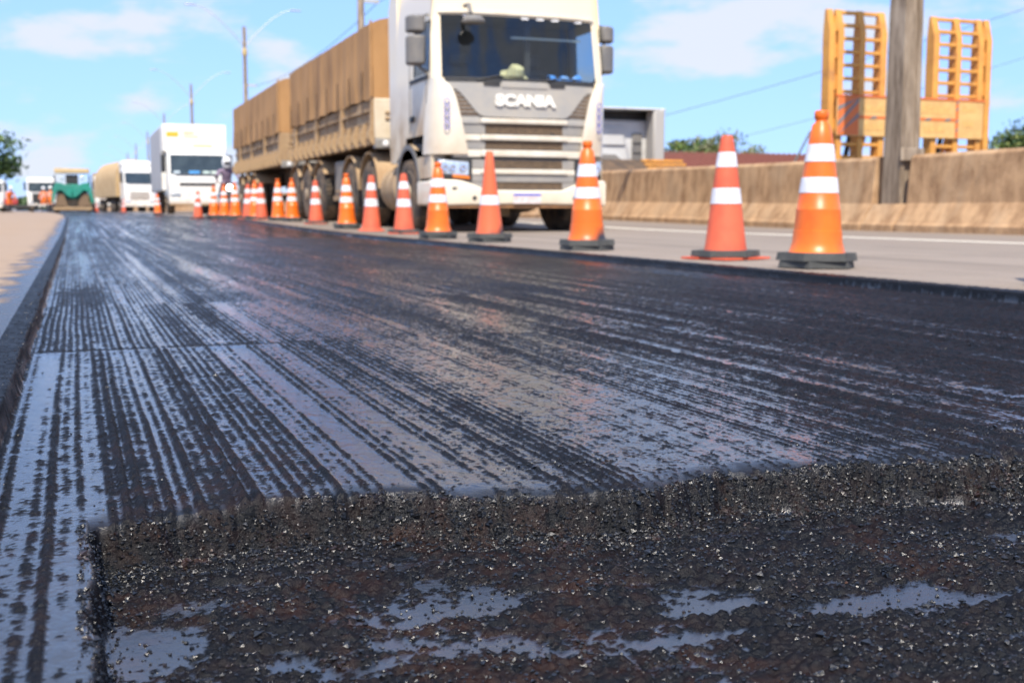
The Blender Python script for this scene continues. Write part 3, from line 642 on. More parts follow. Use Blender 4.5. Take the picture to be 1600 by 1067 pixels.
vs = [(x, y, z) for rg, z in zip(rings, ZS) for x, y in rg]; shell = []; ws = []; dwl = []; dwr = []
for j in range(len(ZS) - 1):
    for i in range(NP - 1):
        f = (j*NP+i, j*NP+i+1, (j+1)*NP+i+1, (j+1)*NP+i); zc = ZS[j]; 
        if 2.01 < zc < 2.84 and 11 <= i < 23: ws.append(f)
        elif 2.09 < zc < 2.77 and i in (4, 5, 6): dwl.append(f)
        elif 2.09 < zc < 2.77 and NP - 2 - i in (4, 5, 6): dwr.append(f)
        elif zc < 1.29 and (2 <= i <= 6 or 2 <= NP - 2 - i <= 6): pass
        else: shell.append(f)
    shell.append((j*NP, (j+1)*NP, (j+1)*NP+NP-1, j*NP+NP-1))
shell.append(tuple((len(ZS)-1)*NP + k for k in range(NP)))
def sub(vs, fs):
    used = sorted({i for f in fs for i in f}); mp_ = {u: k for k, u in enumerate(used)}
    return [vs[u] for u in used], [tuple(mp_[i] for i in f) for f in fs]
def raw(name, vs, fs, mat, parent, solid=0.0, ang=35, bevel=0):
    m = bpy.data.meshes.new(name); m.from_pydata(vs, [], fs); m.update(); m.polygons.foreach_set('use_smooth', [True]*len(m.polygons)); m.set_sharp_from_angle(angle=R(ang)); m.materials.append(mat)
    o = link(name, m, parent)
    if solid: sdm = o.modifiers.new('solid', 'SOLIDIFY'); sdm.thickness = solid; sdm.offset = -1
    return o
cab = raw('cab_shell', *sub(vs, shell), M_CABSIDE, tr)
raw('windscreen', *sub([(x*0.995, y + 0.012, z) for x, y, z in vs], ws), M_GLASS, tr)
for d in (dwl, dwr): raw('door_window', *sub([(x*0.992, y, z) for x, y, z in vs], d), M_SIDEG, tr)
# dark trim, dashboard, seats, things seen through the glass
MB().box(-1.17, 1.17, 1.25, 1.30, 1.1, 2.9).box(-1.17, 1.17, 0.3, 1.3, 1.1, 1.2).box(-1.10, 1.10, 0.36, 1.28, 2.88, 2.92).build('cab_trim', M_INT, tr)
MB().prism([(0.20, 1.75), (0.20, 1.99), (0.42, 2.02), (0.62, 1.96), (0.66, 1.75)], 'x', -1.14, 1.14).build('dashboard', M_INT, tr, bevel=0.02)
for sx0 in (-0.55, 0.55):
    s_ = MB().box(sx0 - 0.25, sx0 + 0.25, 0.75, 1.2, 1.55, 1.68).box(sx0 - 0.24, sx0 + 0.24, 1.08, 1.2, 1.68, 2.30).build('seat', M_INT, tr, bevel=0.05)
    MB().box(sx0 - 0.13, sx0 + 0.13, 1.08, 1.17, 2.32, 2.50).build('headrest', M_INT, s_, bevel=0.04)
sw = MB(); ptsw = [(0.5 + 0.22*math.cos(a), 0.72 + 0.05*math.sin(a), 1.98 + 0.19*math.sin(a)) for a in np.linspace(0, 2*math.pi, 25)]
sw.tube(ptsw, 0.016, 6).build('steering_wheel', M_DARK, tr)
hat = MB(); hat.lathe([(0.20, 0.0), (0.205, 0.02), (0.13, 0.03), (0.115, 0.10), (0.09, 0.165), (0.04, 0.185), (0.003, 0.188)], 20, c=(0.0, 0.0, 0.0))
ho = hat.build('straw_hat', nmat('straw', (0.70, 0.62, 0.34), (0.58, 0.48, 0.22), scale=22, rough=0.9), None); ho.location = (TX - 0.02, TY + 0.33, 2.075); ho.rotation_euler = (0.55, 0.12, 0)
tag(ho, 'yellow straw hat lying behind the windscreen of the cream truck', 'hat')
cl = MB(); xs_ = np.linspace(0, 0.46, 9); ys_ = np.linspace(0, 0.18, 5); vv = []
for jj, yy in enumerate(ys_):
    for ii, xx in enumerate(xs_): vv.append((xx + 0.02*math.sin(jj*2), yy, 0.03 + 0.10*math.sin(math.pi*jj/4)*(0.6 + 0.4*math.sin(ii*1.9)) + 0.02*math.sin(ii*2.3 + jj)))
ff = [(j*9+i, j*9+i+1, (j+1)*9+i+1, (j+1)*9+i) for j in range(4) for i in range(8)]
co_ = MB().add(vv, ff).build('blue_cloth', nmat('blue_cloth', (0.05, 0.26, 0.72), (0.30, 0.50, 0.85), scale=9, rough=0.8, lo=0.5, hi=0.7)); co_.location = (TX + 0.47, TY + 0.22, 2.025)
tag(co_, 'crumpled bright blue cloth behind the windscreen of the cream truck', 'cloth')
MB().box(-0.06, 0.96, 0.34, 0.36, 2.60, 2.625).build('sun_blind_rail', nmat('pale_blind', (0.5, 0.55, 0.52), rough=0.6), tr)
MB().box(0.16, 0.24, 0.40, 0.44, 2.1, 2.86).build('curtain_strap', M_DARK, tr)
for xx in (-0.75, 0.06, 0.28, 0.50, 0.86): MB().box(xx - 0.05, xx + 0.05, yfc(xx, 2.84) - 0.006, yfc(xx, 2.84) + 0.02, 2.825, 2.85).build('roof_marker', nmat('marker_lens', (0.8, 0.8, 0.8), rough=0.3), tr)
# visor arm mirror hanging over the windscreen
kb = MB().tube([(-0.80, 0.10, 2.95), (-0.81, -0.10, 2.93), (-0.82, -0.20, 2.80)], 0.03, 8).build('kerb_mirror_arm', M_MIRG, tr)
MB().lathe([(0.02, 0.07), (0.10, 0.06), (0.155, 0.0), (0.15, -0.03), (0.01, -0.035)], 16, 'z', c=(-0.78, -0.19, 2.72)).build('kerb_mirror', M_MIRG, kb)
slab(lin(-1.12, 1.12, 19), [2.875]*19, [2.90]*19, 0.03, 0.05).build('visor_edge', M_BAR, tr)
# cowl under the glass and wipers
X9 = lin(-1.08, 1.08, 19)
slab(X9, [1.965]*19, [2.035]*19, 0.008, 0.05).build('cowl', M_DARK, tr)
for a, b in ((-0.75, -0.02), (0.12, 0.85)):
    MB().tube([(a + 0.08, yfc(a, 1.99) - 0.025, 1.99), ((a+b)/2, yfc((a+b)/2, 2.05) - 0.02, 2.055), (b, yfc(b, 2.05) - 0.015, 2.05)], 0.011, 6).build('wiper', M_DARK, tr)
# grey panel carrying the letters: wide at the top, V-shaped sides
def vlo(x):
    ax = abs(x); return ip(ax, [(0, 1.515), (0.58, 1.525), (0.66, 1.56), (0.86, 1.80), (0.93, 1.87), (1.0, 1.875), (1.1, 1.88)])
XP = lin(-1.04, 1.04, 41)
slab(XP, [vlo(x) for x in XP], [1.962]*41, 0.030, 0.06).build('nose_panel', M_SILVER, tr, ang=30)
slab(lin(-0.33, 0.33, 9), [1.90]*9, [1.985]*9, 0.042, 0.05).build('nose_panel_centre', M_SILVER, tr, bevel=0.008)
for s in (-1, 1): slab([s*x for x in (0.36, 0.46, 0.58)], [1.925, 1.925, 1.93], [1.97]*3, 0.045, 0.04).build('wiper_recess', M_DARK, tr)
slab(lin(-1.0, 1.0, 31), [0.42]*31, [1.90]*31, 0.0, 0.03).build('grille_backing', M_GREY, tr)
for s in (-1, 1):                                     # dark slatted side grilles beside the V
    xs = [s*v for v in lin(0.60, 1.0, 9)]
    slab(xs, [1.545]*9, [max(1.55, vlo(x) - 0.004) for x in xs], 0.012, 0.02).build('side_grille', M_MESH, tr)
    for k in range(6):
        z = 1.575 + k*0.052; xi = 0.63 + k*0.042
        slab([s*v for v in lin(xi, 0.99, 6)], [z]*6, [z + 0.014]*6, 0.022, 0.012).build('grille_slat', M_GREY, tr)
text_mesh('SCANIA', 'brand_letters', nmat('cream_letters', (0.85, 0.82, 0.74), rough=0.35), 0.195, 0.010, tr, (0.0, -0.045, 1.675), (R(90), 0, 0), 0.012).scale = (1.22, 1, 1)
# horizontal bars with meshes between
for z0, z1, xr in ((1.435, 1.50, 1.0), (1.215, 1.285, 0.99), (1.00, 1.085, 0.98), (0.77, 0.835, 0.95)):
    xs = lin(-0.62, 0.62, 19); b_ = slab(xs, [z0]*19, [z1]*19, 0.055, 0.08).build('grille_bar', M_BAR, tr, bevel=0.012)
    for s in (-1, 1):
        xe = [s*v for v in lin(0.62, xr, 8)]; slab(xe, [z0 - 0.01]*8, [z1]*8, 0.038, 0.06).build('bar_end', M_BAR if z0 < 1.3 else M_SILVER, b_, bevel=0.01)
for z0, z1 in ((1.30, 1.425), (1.10, 1.205), (0.85, 0.955), (0.575, 0.665)):
    xs = lin(-0.55, 0.55, 23); g_ = slab(xs, [z0]*23, [z1]*23, 0.006, 0.012).build('grille_mesh', M_DARK, tr)
    mm = MB()
    for k in range(46):
        x = -0.54 + k*0.024; slab([x, x + 0.013], [z0]*2, [z1]*2, 0.016, 0.008, mm)
    mm.build('mesh_wires', M_MESH, g_, smooth=False)
    for s in (-1, 1): slab([s*v for v in (0.555, 0.66, 0.80, 0.97)], [z0 - 0.008]*4, [z1 + 0.006]*4, 0.020, 0.04).build('grille_side_panel', M_GREY, tr, bevel=0.006)
MB().box(-0.20, -0.06, -0.012, 0.0, 1.30, 1.325).build('grille_latch', M_DARK, tr); MB().box(0.30, 0.44, -0.012, 0.0, 1.30, 1.325).build('grille_latch', M_DARK, tr); MB().box(-0.03, 0.13, -0.012, 0.0, 0.855, 0.885).build('grille_latch', M_DARK, tr)
slab(lin(-0.95, 0.95, 15), [0.665]*15, [0.765]*15, 0.028, 0.05).build('lower_grille_panel', M_GREY, tr, bevel=0.008)
slab(lin(-1.0, 1.0, 15), [0.968]*15, [0.990]*15, 0.010, 0.02).build('shut_line', M_DARK, tr)
# white corner air deflectors
for s in (-1, 1):
    nz = 13; na = 9; vv = []
    for j in range(nz):
        z = 1.03 + (2.02 - 1.03)*j/(nz - 1); t = j/(nz - 1)
        xin = ip(z, [(1.03, 0.80), (1.4, 0.87), (1.75, 0.95), (1.9, 1.01), (1.98, 1.09), (2.02, 1.16)]); yb = ip(z, [(1.03, 0.46), (1.5, 0.40), (1.85, 0.30), (2.02, 0.20)])
        xo = ip(z, [(1.03, 1.285), (1.6, 1.27), (2.02, 1.24)])
        yi = yfc(xin, min(z, 2.0)) - 0.075
        for k in range(na):
            a = k/(na - 1)*math.pi/2
            vv.append((s*(xin + (xo - xin)*math.sin(a)**0.75), yi + (yb - yi)*(1 - math.cos(a)**0.75), z))
        vv.append((s*(xo - 0.05), yb + 0.01, z)); vv.append((s*(xin + 0.02), yi + 0.10, z))
    m_ = na + 2
    ff = [(j*m_+k, j*m_+(k+1) % m_, (j+1)*m_+(k+1) % m_, (j+1)*m_+k) for j in range(nz - 1) for k in range(m_)] + [tuple(range(m_)), tuple(range((nz-1)*m_, nz*m_))]
    d_ = MB().add(vv, ff).build('air_deflector', M_CREAM, tr, ang=50)
    for k in range(4):                                # small round blue marks down the deflector
        z = 1.70 - k*0.105; x0 = s*(1.09); yb = yfc(1.09, z) - 0.080
        rg = [(x0 + 0.034*math.cos(a), 0.0, z + 0.045*math.sin(a)) for a in np.linspace(0, 2*math.pi, 15)]
        MB().tube([(p[0], -0.052 + 0.30*(abs(p[0]) - 1.00)**1.0, p[2]) for p in rg], 0.007, 5).build('blue_mark', nmat('blue_print', (0.16, 0.17, 0.55), rough=0.5), d_)
    # headlight
    hb = MB(); xs = [s*v for v in lin(0.74, 1.20, 8)]
    slab(xs, [0.675 + 0.05*i/7 for i in range(8)], [0.975 - 0.015*i/7 for i in range(8)], 0.045, 0.16).build('headlight_housing', M_DARK, tr, bevel=0.01)
    h_ = slab([s*v for v in lin(0.79, 1.18, 8)], [0.745 + 0.03*i/7 for i in range(8)], [0.925 + 0.005*i for i in range(8)], 0.066, 0.05).build('headlight', M_LENS, tr, bevel=0.012)
    slab([s*v for v in lin(0.78, 1.0, 5)], [0.70 + 0.005*i for i in range(5)], [0.738 + 0.006*i for i in range(5)], 0.068, 0.04).build('indicator', M_AMBER, h_, bevel=0.006)
    for q in (0.87, 1.0, 1.1): MB().lathe([(0.05, 0), (0.056, -0.012), (0.035, -0.02), (0.002, -0.005)], 14, 'y', c=(s*q, yfc(q, 0.85) - 0.062, 0.845)).build('lamp_reflector', nmat('chrome', (0.9, 0.9, 0.92), rough=0.08, metal=1.0), h_)
# bumper
XB = lin(-1.255, 1.255, 41)
def btop(x): return ip(abs(x), [(0, 0.555), (0.55, 0.56), (0.80, 0.655), (0.92, 0.69), (1.26, 0.70)])
b_ = slab(XB, [ip(abs(x), [(0, 0.375), (0.9, 0.36), (1.26, 0.35)]) for x in XB], [btop(x) for x in XB], 0.075, 0.20).build('bumper', M_BUMP, tr, bevel=0.02, ang=30)
for s in (-1, 1):
    MB().box(s*1.25 - 0.03, s*1.25 + 0.02, 0.10, 0.78, 0.36, 0.68).build('bumper_end', M_BUMP, b_, bevel=0.03)
    MB().box(s*0.97 - 0.04, s*0.97 + 0.04, yfc(.97, .6) - 0.082, yfc(.97, .6) - 0.05, 0.565, 0.60).build('bumper_hole', M_DARK, b_, bevel=0.01)
    MB().lathe([(0.03, 0), (0.03, -0.012), (0.004, -0.014)], 12, 'y', c=(s*0.72, yfc(.72, .45) - 0.07, 0.455)).build('bumper_hole', M_DARK, b_)
slab(lin(-1.2, 1.2, 21), [0.325]*21, [0.372]*21, 0.055, 0.12).build('bumper_lip', nmat('rusty_lip', (0.30, 0.15, 0.06), (0.2, 0.1, 0.05), rough=0.8), b_)
pl = slab(lin(-0.19, 0.21, 5), [0.385]*5, [0.515]*5, 0.090, 0.012).build('licence_plate', nmat('plate_white', (0.74, 0.66, 0.64), (0.62, 0.48, 0.45), scale=12, rough=0.5), tr)
slab(lin(-0.19, 0.21, 5), [0.487]*5, [0.515]*5, 0.093, 0.004).build('plate_band', nmat('plate_blue', (0.10, 0.13, 0.55), rough=0.5), pl)
# mirrors
for s in (-1, 1):
    arm = MB().tube([(s*1.20, 0.42, 2.86), (s*1.34, 0.40, 2.84), (s*1.36, 0.40, 2.2), (s*1.22, 0.42, 2.10)], 0.022, 8).build('mirror_arm', M_MIRG, tr)
    for z0, z1 in ((2.20, 2.58), (2.62, 2.84)):
        h = MB(); prof = [(1.27, 0.24), (1.28, 0.20), (1.36, 0.18), (1.45, 0.22), (1.50, 0.30), (1.50, 0.42), (1.27, 0.42)]
        h.prism([(s*a, b + 0.10) for a, b in prof], 'z', z0, z1); mo = h.build('mirror_housing', M_MIRG, arm, bevel=0.03)
# door seams, handle, shoulder pieces, wheel arch, steps on both sides
for s in (-1, 1):
    X = s*1.243
    MB().box(min(X, X + s*0.003), max(X, X + s*0.003), 0.405, 0.418, 1.32, 2.75).box(min(X, X + s*0.003), max(X, X + s*0.003), 1.215, 1.228, 1.35, 2.80).build('door_seam', M_DARK, tr)
    MB().box(min(X, X + s*0.03), max(X, X + s*0.03), 1.00, 1.17, 1.50, 1.58).build('door_handle', M_DARK, tr, bevel=0.01)
    MB().box(min(X, X + s*0.012), max(X, X + s*0.012), 0.30, 1.20, 2.02, 2.075).build('window_ledge', M_DARK, tr)
    arch = []
    for a in np.linspace(R(-10), R(190), 22): arch.append((1.32 + 0.63*math.cos(a), 0.55 + 0.66*math.sin(a)))
    inn = [(1.32 + 0.56*math.cos(a), 0.55 + 0.59*math.sin(a)) for a in np.linspace(R(190), R(-10), 22)]
    MB().prism(arch + inn, 'x', s*0.92, s*1.262).build('wheel_arch', M_MIRG, tr, ang=30)
    fl = [(0.20, 0.72), (0.20, 1.02), (1.98, 1.02), (1.98, 0.98), (1.86, 0.95)] + [(1.32 + 0.64*math.cos(a), 0.55 + 0.67*math.sin(a)) for a in np.linspace(R(45), R(165), 14)] + [(0.60, 0.72)]
    MB().prism(fl, 'x', s*1.05, s*1.245).build('fender_panel', M_CABSIDE, tr, ang=30)
    MB().box(min(s*1.0, s*1.22), max(s*1.0, s*1.22), 0.22, 0.62, 0.34, 0.72).build('step_box', M_DARK, tr, bevel=0.02)
    ext = MB().prism([(1.96, 0.95), (2.42, 0.98), (2.46, 3.2), (2.30, 3.45), (1.96, 3.5)], 'x', s*1.16, s*1.215).build('side_extender', M_CABSIDE, tr, bevel=0.015)
    wheel(tr, s*1.08, 1.32, 0.53, 0.53, 0.32, s)
MB().box(-0.45, -0.30, 0.4, 9.4, 0.62, 0.88).box(0.30, 0.45, 0.4, 9.4, 0.62, 0.88).box(-1.0, 1.0, 1.24, 1.40, 0.46, 0.60).build('chassis_frame', M_CHAS, tr)
MB().box(-0.12, 0.14, 0.9, 1.2, 0.20, 0.55).prism([(0.15, 0.06), (0.32, 0.05), (0.35, 0.42), (0.22, 0.42)], 'y', 2.2, 2.25).build('engine_sump', M_TANK, tr, bevel=0.03)
for s in (-1, 1):
    tk = MB().lathe([(0.33, 0.0), (0.36, 0.03), (0.36, 0.85), (0.33, 0.88)], 24, 'y', c=(s*0.86, 2.20, 0.62)).build('fuel_tank', M_TANK, tr)
    for yy in (2.42, 2.80): MB().lathe([(0.368, 0), (0.372, 0.01), (0.372, 0.05), (0.368, 0.06)], 24, 'y', c=(s*0.86, yy, 0.62), cap=False).build('tank_strap', M_TANK, tk)
    for k, yy in enumerate((3.72, 5.08)):
        for xx in (1.10, 0.76): wheel(tr, s*xx, yy, gz(TY + yy) + 0.52, 0.52, 0.29, s)
        a1 = [(yy + 0.68*math.cos(a), 0.54 + 0.68*math.sin(a)) for a in np.linspace(R(8), R(172), 18)]; a0 = [(yy + 0.655*math.cos(a), 0.54 + 0.655*math.sin(a)) for a in np.linspace(R(172), R(8), 18)]
        MB().prism(a1 + a0, 'x', s*0.60, s*1.25).build('wheel_guard', M_BODY, tr, ang=30)
MB().box(-1.0, 1.0, 3.62, 3.82, 0.46, 0.62).box(-1.0, 1.0, 4.98, 5.18, 0.46, 0.62).build('drive_axle', M_CHAS, tr)

# ------------------------------------------------------------------ the two tarped trailers
def trailer(y0, length, label, axles, front_white):
    e = empty('tarped_trailer', (5.68, y0, 0), label, 'trailer', 'tarped trailers of the road train')
    W = 1.29; L = length; zt = 2.03; zT = 3.20; zf = 1.37
    # canvas: draped top with folds down the sides
    nu, nv = 40, int(L/0.075); vv = []; prof = []
    for k in range(nu + 1):
        t = k/nu
        if t < 0.36: prof.append((-1, -W, zt + (zT - zt)*t/0.36))
        elif t > 0.64: prof.append((1, W, zT - (zT - zt)*(t - 0.64)/0.36))
        else: a = (t - 0.36)/0.28; prof.append((0, -W + 2*W*a, zT + 0.16*math.sin(math.pi*a)**0.8))
    rs = random.Random(int(y0*10))
    ph = [rs.uniform(0, 6) for _ in range(6)]
    for j in range(nv + 1):
        y = L*j/nv
        f = 0.010*math.sin(y*5.2 + ph[0]) + 0.008*math.sin(y*11.7 + ph[1]) + 0.006*math.sin(y*23 + ph[2])
        bow = -0.022*(0.5 + 0.5*math.cos(2*math.pi*y/0.93))
        for s, x, z in prof:
            hang = (zT - z)/(zT - zt) if s else 0
            if s: vv.append((x + s*(f*(0.4 + hang) + 0.012*hang*math.sin(z*6 + y*1.3 + ph[3])), y, z + (0.015*math.sin(y*3.1 + ph[4]) + 0.012*math.sin(y*8 + ph[5]))*(hang > 0.93)))
            else: vv.append((x, y, z + bow*0.8 + 0.006*math.sin(x*5 + y*3)))
    m_ = nu + 1
    ff = [(j*m_+k, j*m_+k+1, (j+1)*m_+k+1, (j+1)*m_+k) for j in range(nv) for k in range(nu)] + [tuple(range(nu, -1, -1)), tuple(range(nv*m_, nv*m_ + m_))]
    t_ = MB().add(vv, ff).build('tarp', M_TARP, e, ang=60)
    # front fold of the canvas
    fr = []
    MB().tube([(-W - 0.015, -0.01, zt + 0.02), (-W - 0.015, -0.01, zT)], 0.02, 6).tube([(W + 0.015, -0.01, zt + 0.02), (W + 0.015, -0.01, zT)], 0.02, 6).build('tarp_corner_fold', M_TARP, t_)
    for yy in np.arange(0.55, L - 0.2, 0.93):
        for s in (-1, 1): MB().tube([(s*(W + 0.03), yy, zt + 0.45), (s*(W + 0.034), yy + 0.01, zt - 0.30)], 0.009, 5).build('tarp_strap', M_CHAS, t_)
    # body sides: stacked boards, posts and hooked brackets
    for s in (-1, 1):
        for k in range(3): MB().box(min(s*1.215, s*1.245), max(s*1.215, s*1.245), 0.02, L - 0.02, 1.47 + k*0.19, 1.645 + k*0.19).build('side_board', M_BODY, e, bevel=0.008)
        MB().box(min(s*1.25, s*1.285), max(s*1.25, s*1.285), 0.0, L, 1.83, 1.875).build('side_moulding', M_BODY, e, bevel=0.008)
        MB().box(min(s*1.12, s*1.27), max(s*1.12, s*1.27), 0.0, L, zf - 0.05, zf + 0.06).build('bottom_rail', M_BODY, e, bevel=0.01)
        n = int(L/0.55)
        for k in range(n + 1):
            yy = 0.06 + (L - 0.12)*k/n; big = k % 4 == 0; hw = 0.055 if big else 0.032
            key = ('post', big, s)
            if key not in CM:
                prof_ = [(1.25, 1.30), (1.30, 1.32), (1.36, 1.40), (1.365, 1.50), (1.315, 1.60), (1.30, 2.02 if big else 1.66), (1.25, 2.02 if big else 1.66)]
                CM[key] = MB().prism([(s*a, b) for a, b in prof_], 'y', -hw, hw).mesh('side_post', M_BODY, ang=30)
            link('side_post', CM[key], e, (0, yy, 0))
    MB().box(-1.25, 1.25, 0.0, L, zf - 0.02, zf + 0.04).build('floor', M_CHAS, e)
    MB().box(-1.27, 1.27, -0.05, -0.01, zf + 0.03, zt - 0.01).build('front_wall', M_WPANEL if front_white else M_BODY, e, bevel=0.015)
    for k in range(2): MB().box(-1.10, -0.75, -0.075, -0.05, 1.70 + k*0.09, 1.735 + k*0.09).build('wall_grip', M_BODY, e)
    MB().box(-1.26, 1.26, -0.07, 0.10, zf - 0.12, zf + 0.03).build('front_beam', M_GREY, e, bevel=0.015)
    for s in (-1, 1): MB().lathe([(0.05, 0), (0.05, -0.02), (0.03, -0.03), (0.003, -0.03)], 14, 'y', c=(s*1.1, -0.07, zf - 0.045)).build('marker_lamp', nmat('white_lens', (0.8, 0.8, 0.8), rough=0.2), e)
    MB().box(-0.50, -0.34, 0.3, L + 1.0, 0.92, 1.33).box(0.34, 0.50, 0.3, L + 1.0, 0.92, 1.33).build('chassis_beam', M_CHAS, e)
    for a in axles:
        yy = a - y0; zg = gz(a)
        MB().lathe([(0.07, -1.0), (0.07, 1.0)], 12, 'x', c=(0, yy, zg + 0.52)).build('axle', M_CHAS, e)
        for s in (-1, 1):
            for xx in (1.10, 0.76): wheel(e, s*xx, yy, zg + 0.52, 0.52, 0.29, s)
            MB().tube([(s*1.1, yy + 0.60, 1.34), (s*1.15, yy + 0.64, 1.12), (s*1.2, yy + 0.66, 0.72)], 0.045, 6).build('mudguard_bracket', M_BODY, e)
            a1 = [(yy + 0.62*math.cos(q), zg + 0.54 + 0.62*math.sin(q)) for q in np.linspace(R(35), R(145), 12)]; a0 = [(yy + 0.60*math.cos(q), zg + 0.54 + 0.60*math.sin(q)) for q in np.linspace(R(145), R(35), 12)]
            MB().prism(a1 + a0, 'x', s*0.60, s*1.26).build('mudguard', M_BODY, e, ang=30)
    if front_white:
        bx = MB().box(-1.20, -0.75, 2.45, 3.25, 0.55, 1.16).build('tool_box', nmat('grey_dusty_box', (0.22, 0.20, 0.175), (0.34, 0.26, 0.17), scale=2, rough=0.7), e, bevel=0.015)
        MB().box(-1.215, -1.20, 2.55, 3.15, 0.60, 0.66).build('box_lip', M_BODY, bx)
        MB().box(-1.22, -0.70, 2.35, 3.35, 0.46, 0.55).build('box_shelf', M_BODY, e, bevel=0.01)
        for s in (-1, 1): MB().box(s*0.8 - 0.05, s*0.8 + 0.05, 1.9, 2.0, 0.40, 1.33).build('landing_leg', M_BODY, e)
    return e
trailer(17.80, 7.30, 'front tan tarped trailer coupled right behind the cream cab', (22.3, 23.6, 24.9), True)
trailer(26.50, 7.90, 'rear tan tarped trailer coupled behind the other tarped trailer', (31.0, 32.3, 33.6), False)

# ------------------------------------------------------------------ simpler trucks farther off
M_WTRK = dusty('white_truck_paint', (0.84, 0.82, 0.76), DUST, 0.3, 1.6, rough=0.3, amount=0.6)
M_BOXW = nmat('white_box_body', (0.82, 0.80, 0.74), (0.76, 0.72, 0.63), scale=1.5, rough=0.5)
M_BOXS = nmat('shaded_box_side', (0.46, 0.45, 0.44), (0.40, 0.385, 0.37), scale=1.5, rough=0.5, stretch=(1, 4, 0.3))  # sides of the white box, their shade painted in as grey
M_DGLASS = nmat('dark_truck_glass', (0.030, 0.045, 0.055), (0.05, 0.07, 0.08), scale=2, rough=0.06, spec=0.6)
def cabin(e, w, h, z0=0.55, d=1.9, mat=None, glassz=(0.50, 0.74), grille='slots', gm=None):
    """cab-over cabin with separate glass, grille, bumper, lamps, mirrors"""
    mat = mat or M_WTRK; hw = w/2; zg0, zg1 = z0 + (h - z0)*glassz[0], z0 + (h - z0)*glassz[1]
    prof = [(0.0, z0), (0.0, zg0), (0.14, zg1), (0.22, h*0.985), (0.45, h), (d, h), (d, z0)]
    MB().prism(prof, 'x', -hw, hw).build('cab', mat, e, bevel=0.07)
    sl = 0.14/(zg1 - zg0)
    MB().add([(x, -0.012 + 0.14*t - (0.0), zg0 + 0.03 + (zg1 - zg0 - 0.06)*t) for t in (0, 1) for x in (-hw + 0.10, hw - 0.10)] + [(x, 0.03 + 0.14*t, zg0 + 0.03 + (zg1 - zg0 - 0.06)*t) for t in (0, 1) for x in (-hw + 0.10, hw - 0.10)],
        [(0, 1, 3, 2), (4, 6, 7, 5), (0, 2, 6, 4), (1, 5, 7, 3), (2, 3, 7, 6), (0, 4, 5, 1)]).build('windscreen', M_DGLASS, e)
    for s in (-1, 1):
        X = s*(hw + 0.004); MB().box(min(X, X - s*0.02), max(X, X - s*0.02), 0.32, d*0.62, zg0 + 0.05, zg1 - 0.04).build('door_window', M_DGLASS, e)
        MB().box(s*(hw - 0.28) - 0.2, s*(hw - 0.28) + 0.2, -0.06, 0.02, z0 + 0.06, z0 + 0.26).build('headlight', M_LENS, e, bevel=0.02)
        a = MB().tube([(s*hw, 0.25, zg1), (s*(hw + 0.18), 0.1, zg1 - 0.05)], 0.02, 6).build('mirror_arm', M_DARK, e)
        MB().box(s*(hw + 0.18) - 0.09, s*(hw + 0.18) + 0.09, 0.05, 0.15, zg0 + 0.1, zg1 - 0.03).build('mirror', M_DARK, a, bevel=0.03)
    MB().box(-hw, hw, -0.10, 0.25, z0 - 0.22, z0 + 0.04).build('bumper', mat, e, bevel=0.04)
    if grille == 'slots':
        MB().box(-hw*0.62, hw*0.62, -0.015, 0.02, zg0 - 0.46, zg0 - 0.32).build('grille', M_DARK, e, bevel=0.02)
    elif grille == 'bars':
        for k in range(4): MB().box(-hw*0.62, hw*0.62, -0.02, 0.02, z0 + 0.34 + k*0.16, z0 + 0.42 + k*0.16).build('grille_bar', M_MESH, e, bevel=0.01)
    elif grille == 'black':
        g = MB().box(-hw*0.66, hw*0.66, -0.03, 0.02, z0 + 0.10, zg0 - 0.15).build('grille', M_DARK, e, bevel=0.03)
        MB().lathe([(0.16, 0), (0.16, -0.02), (0.12, -0.03), (0.01, -0.03)], 16, 'y', c=(0, -0.03, (z0 + zg0)/2)).build('badge', nmat('badge_silver', (0.6, 0.6, 0.6), rough=0.3, metal=0.8), g)
    MB().box(-hw*0.75, hw*0.75, zg0*0 - 0.02, 0.0, zg0 - 0.03, zg0 + 0.01).build('wiper_cowl', M_DARK, e)

def truckwheels(e, w, ys, r=0.5):
    for i, y in enumerate(ys):
        MB().lathe([(0.07, -w/2 + 0.3), (0.07, w/2 - 0.3)], 8, 'x', c=(0, y, r)).build('axle', M_CHAS, e)
        for s in (-1, 1): wheel(e, s*(w/2 - 0.17), y, r, r, 0.30, s, low=True)

def put(name, Y, px0, px1, label, cat, w):
    x = (at(px0, Y) + at(px1, Y))/2
    return empty(name, (x, Y, gz(Y)), label, cat)
# white box truck
bt = put('box_truck', 50.0, 268, 353, 'white box truck with yellow marks above its windscreen, behind the tarped trailers', 'truck', 2.4)
cabin(bt, 2.35, 2.62, z0=0.62, glassz=(0.50, 0.93), grille='slots')
MB().box(-1.30, 1.30, 0.75, 1.0, 2.60, 3.74).box(-1.30, 1.30, 1.95, 9.4, 1.0, 3.74).box(-1.298, 1.298, 1.0, 1.95, 2.60, 3.738).build('cargo_box', M_BOXW, bt, bevel=0.03)
for s in (-1, 1): MB().box(min(s*1.302, s*1.312), max(s*1.302, s*1.312), 2.0, 9.3, 1.08, 3.68).build('shaded_side_panel', M_BOXS, bt)  # thin plates carrying the painted side shade
M_YEL = nmat('yellow_print', (0.80, 0.42, 0.03), rough=0.5); M_GOLD = nmat('faded_gold_print', (0.60, 0.42, 0.18), (0.66, 0.52, 0.30), scale=8, rough=0.5)
MB().box(-1.15, -0.66, 0.738, 0.748, 3.22, 3.42).build('yellow_mark', M_YEL, bt)
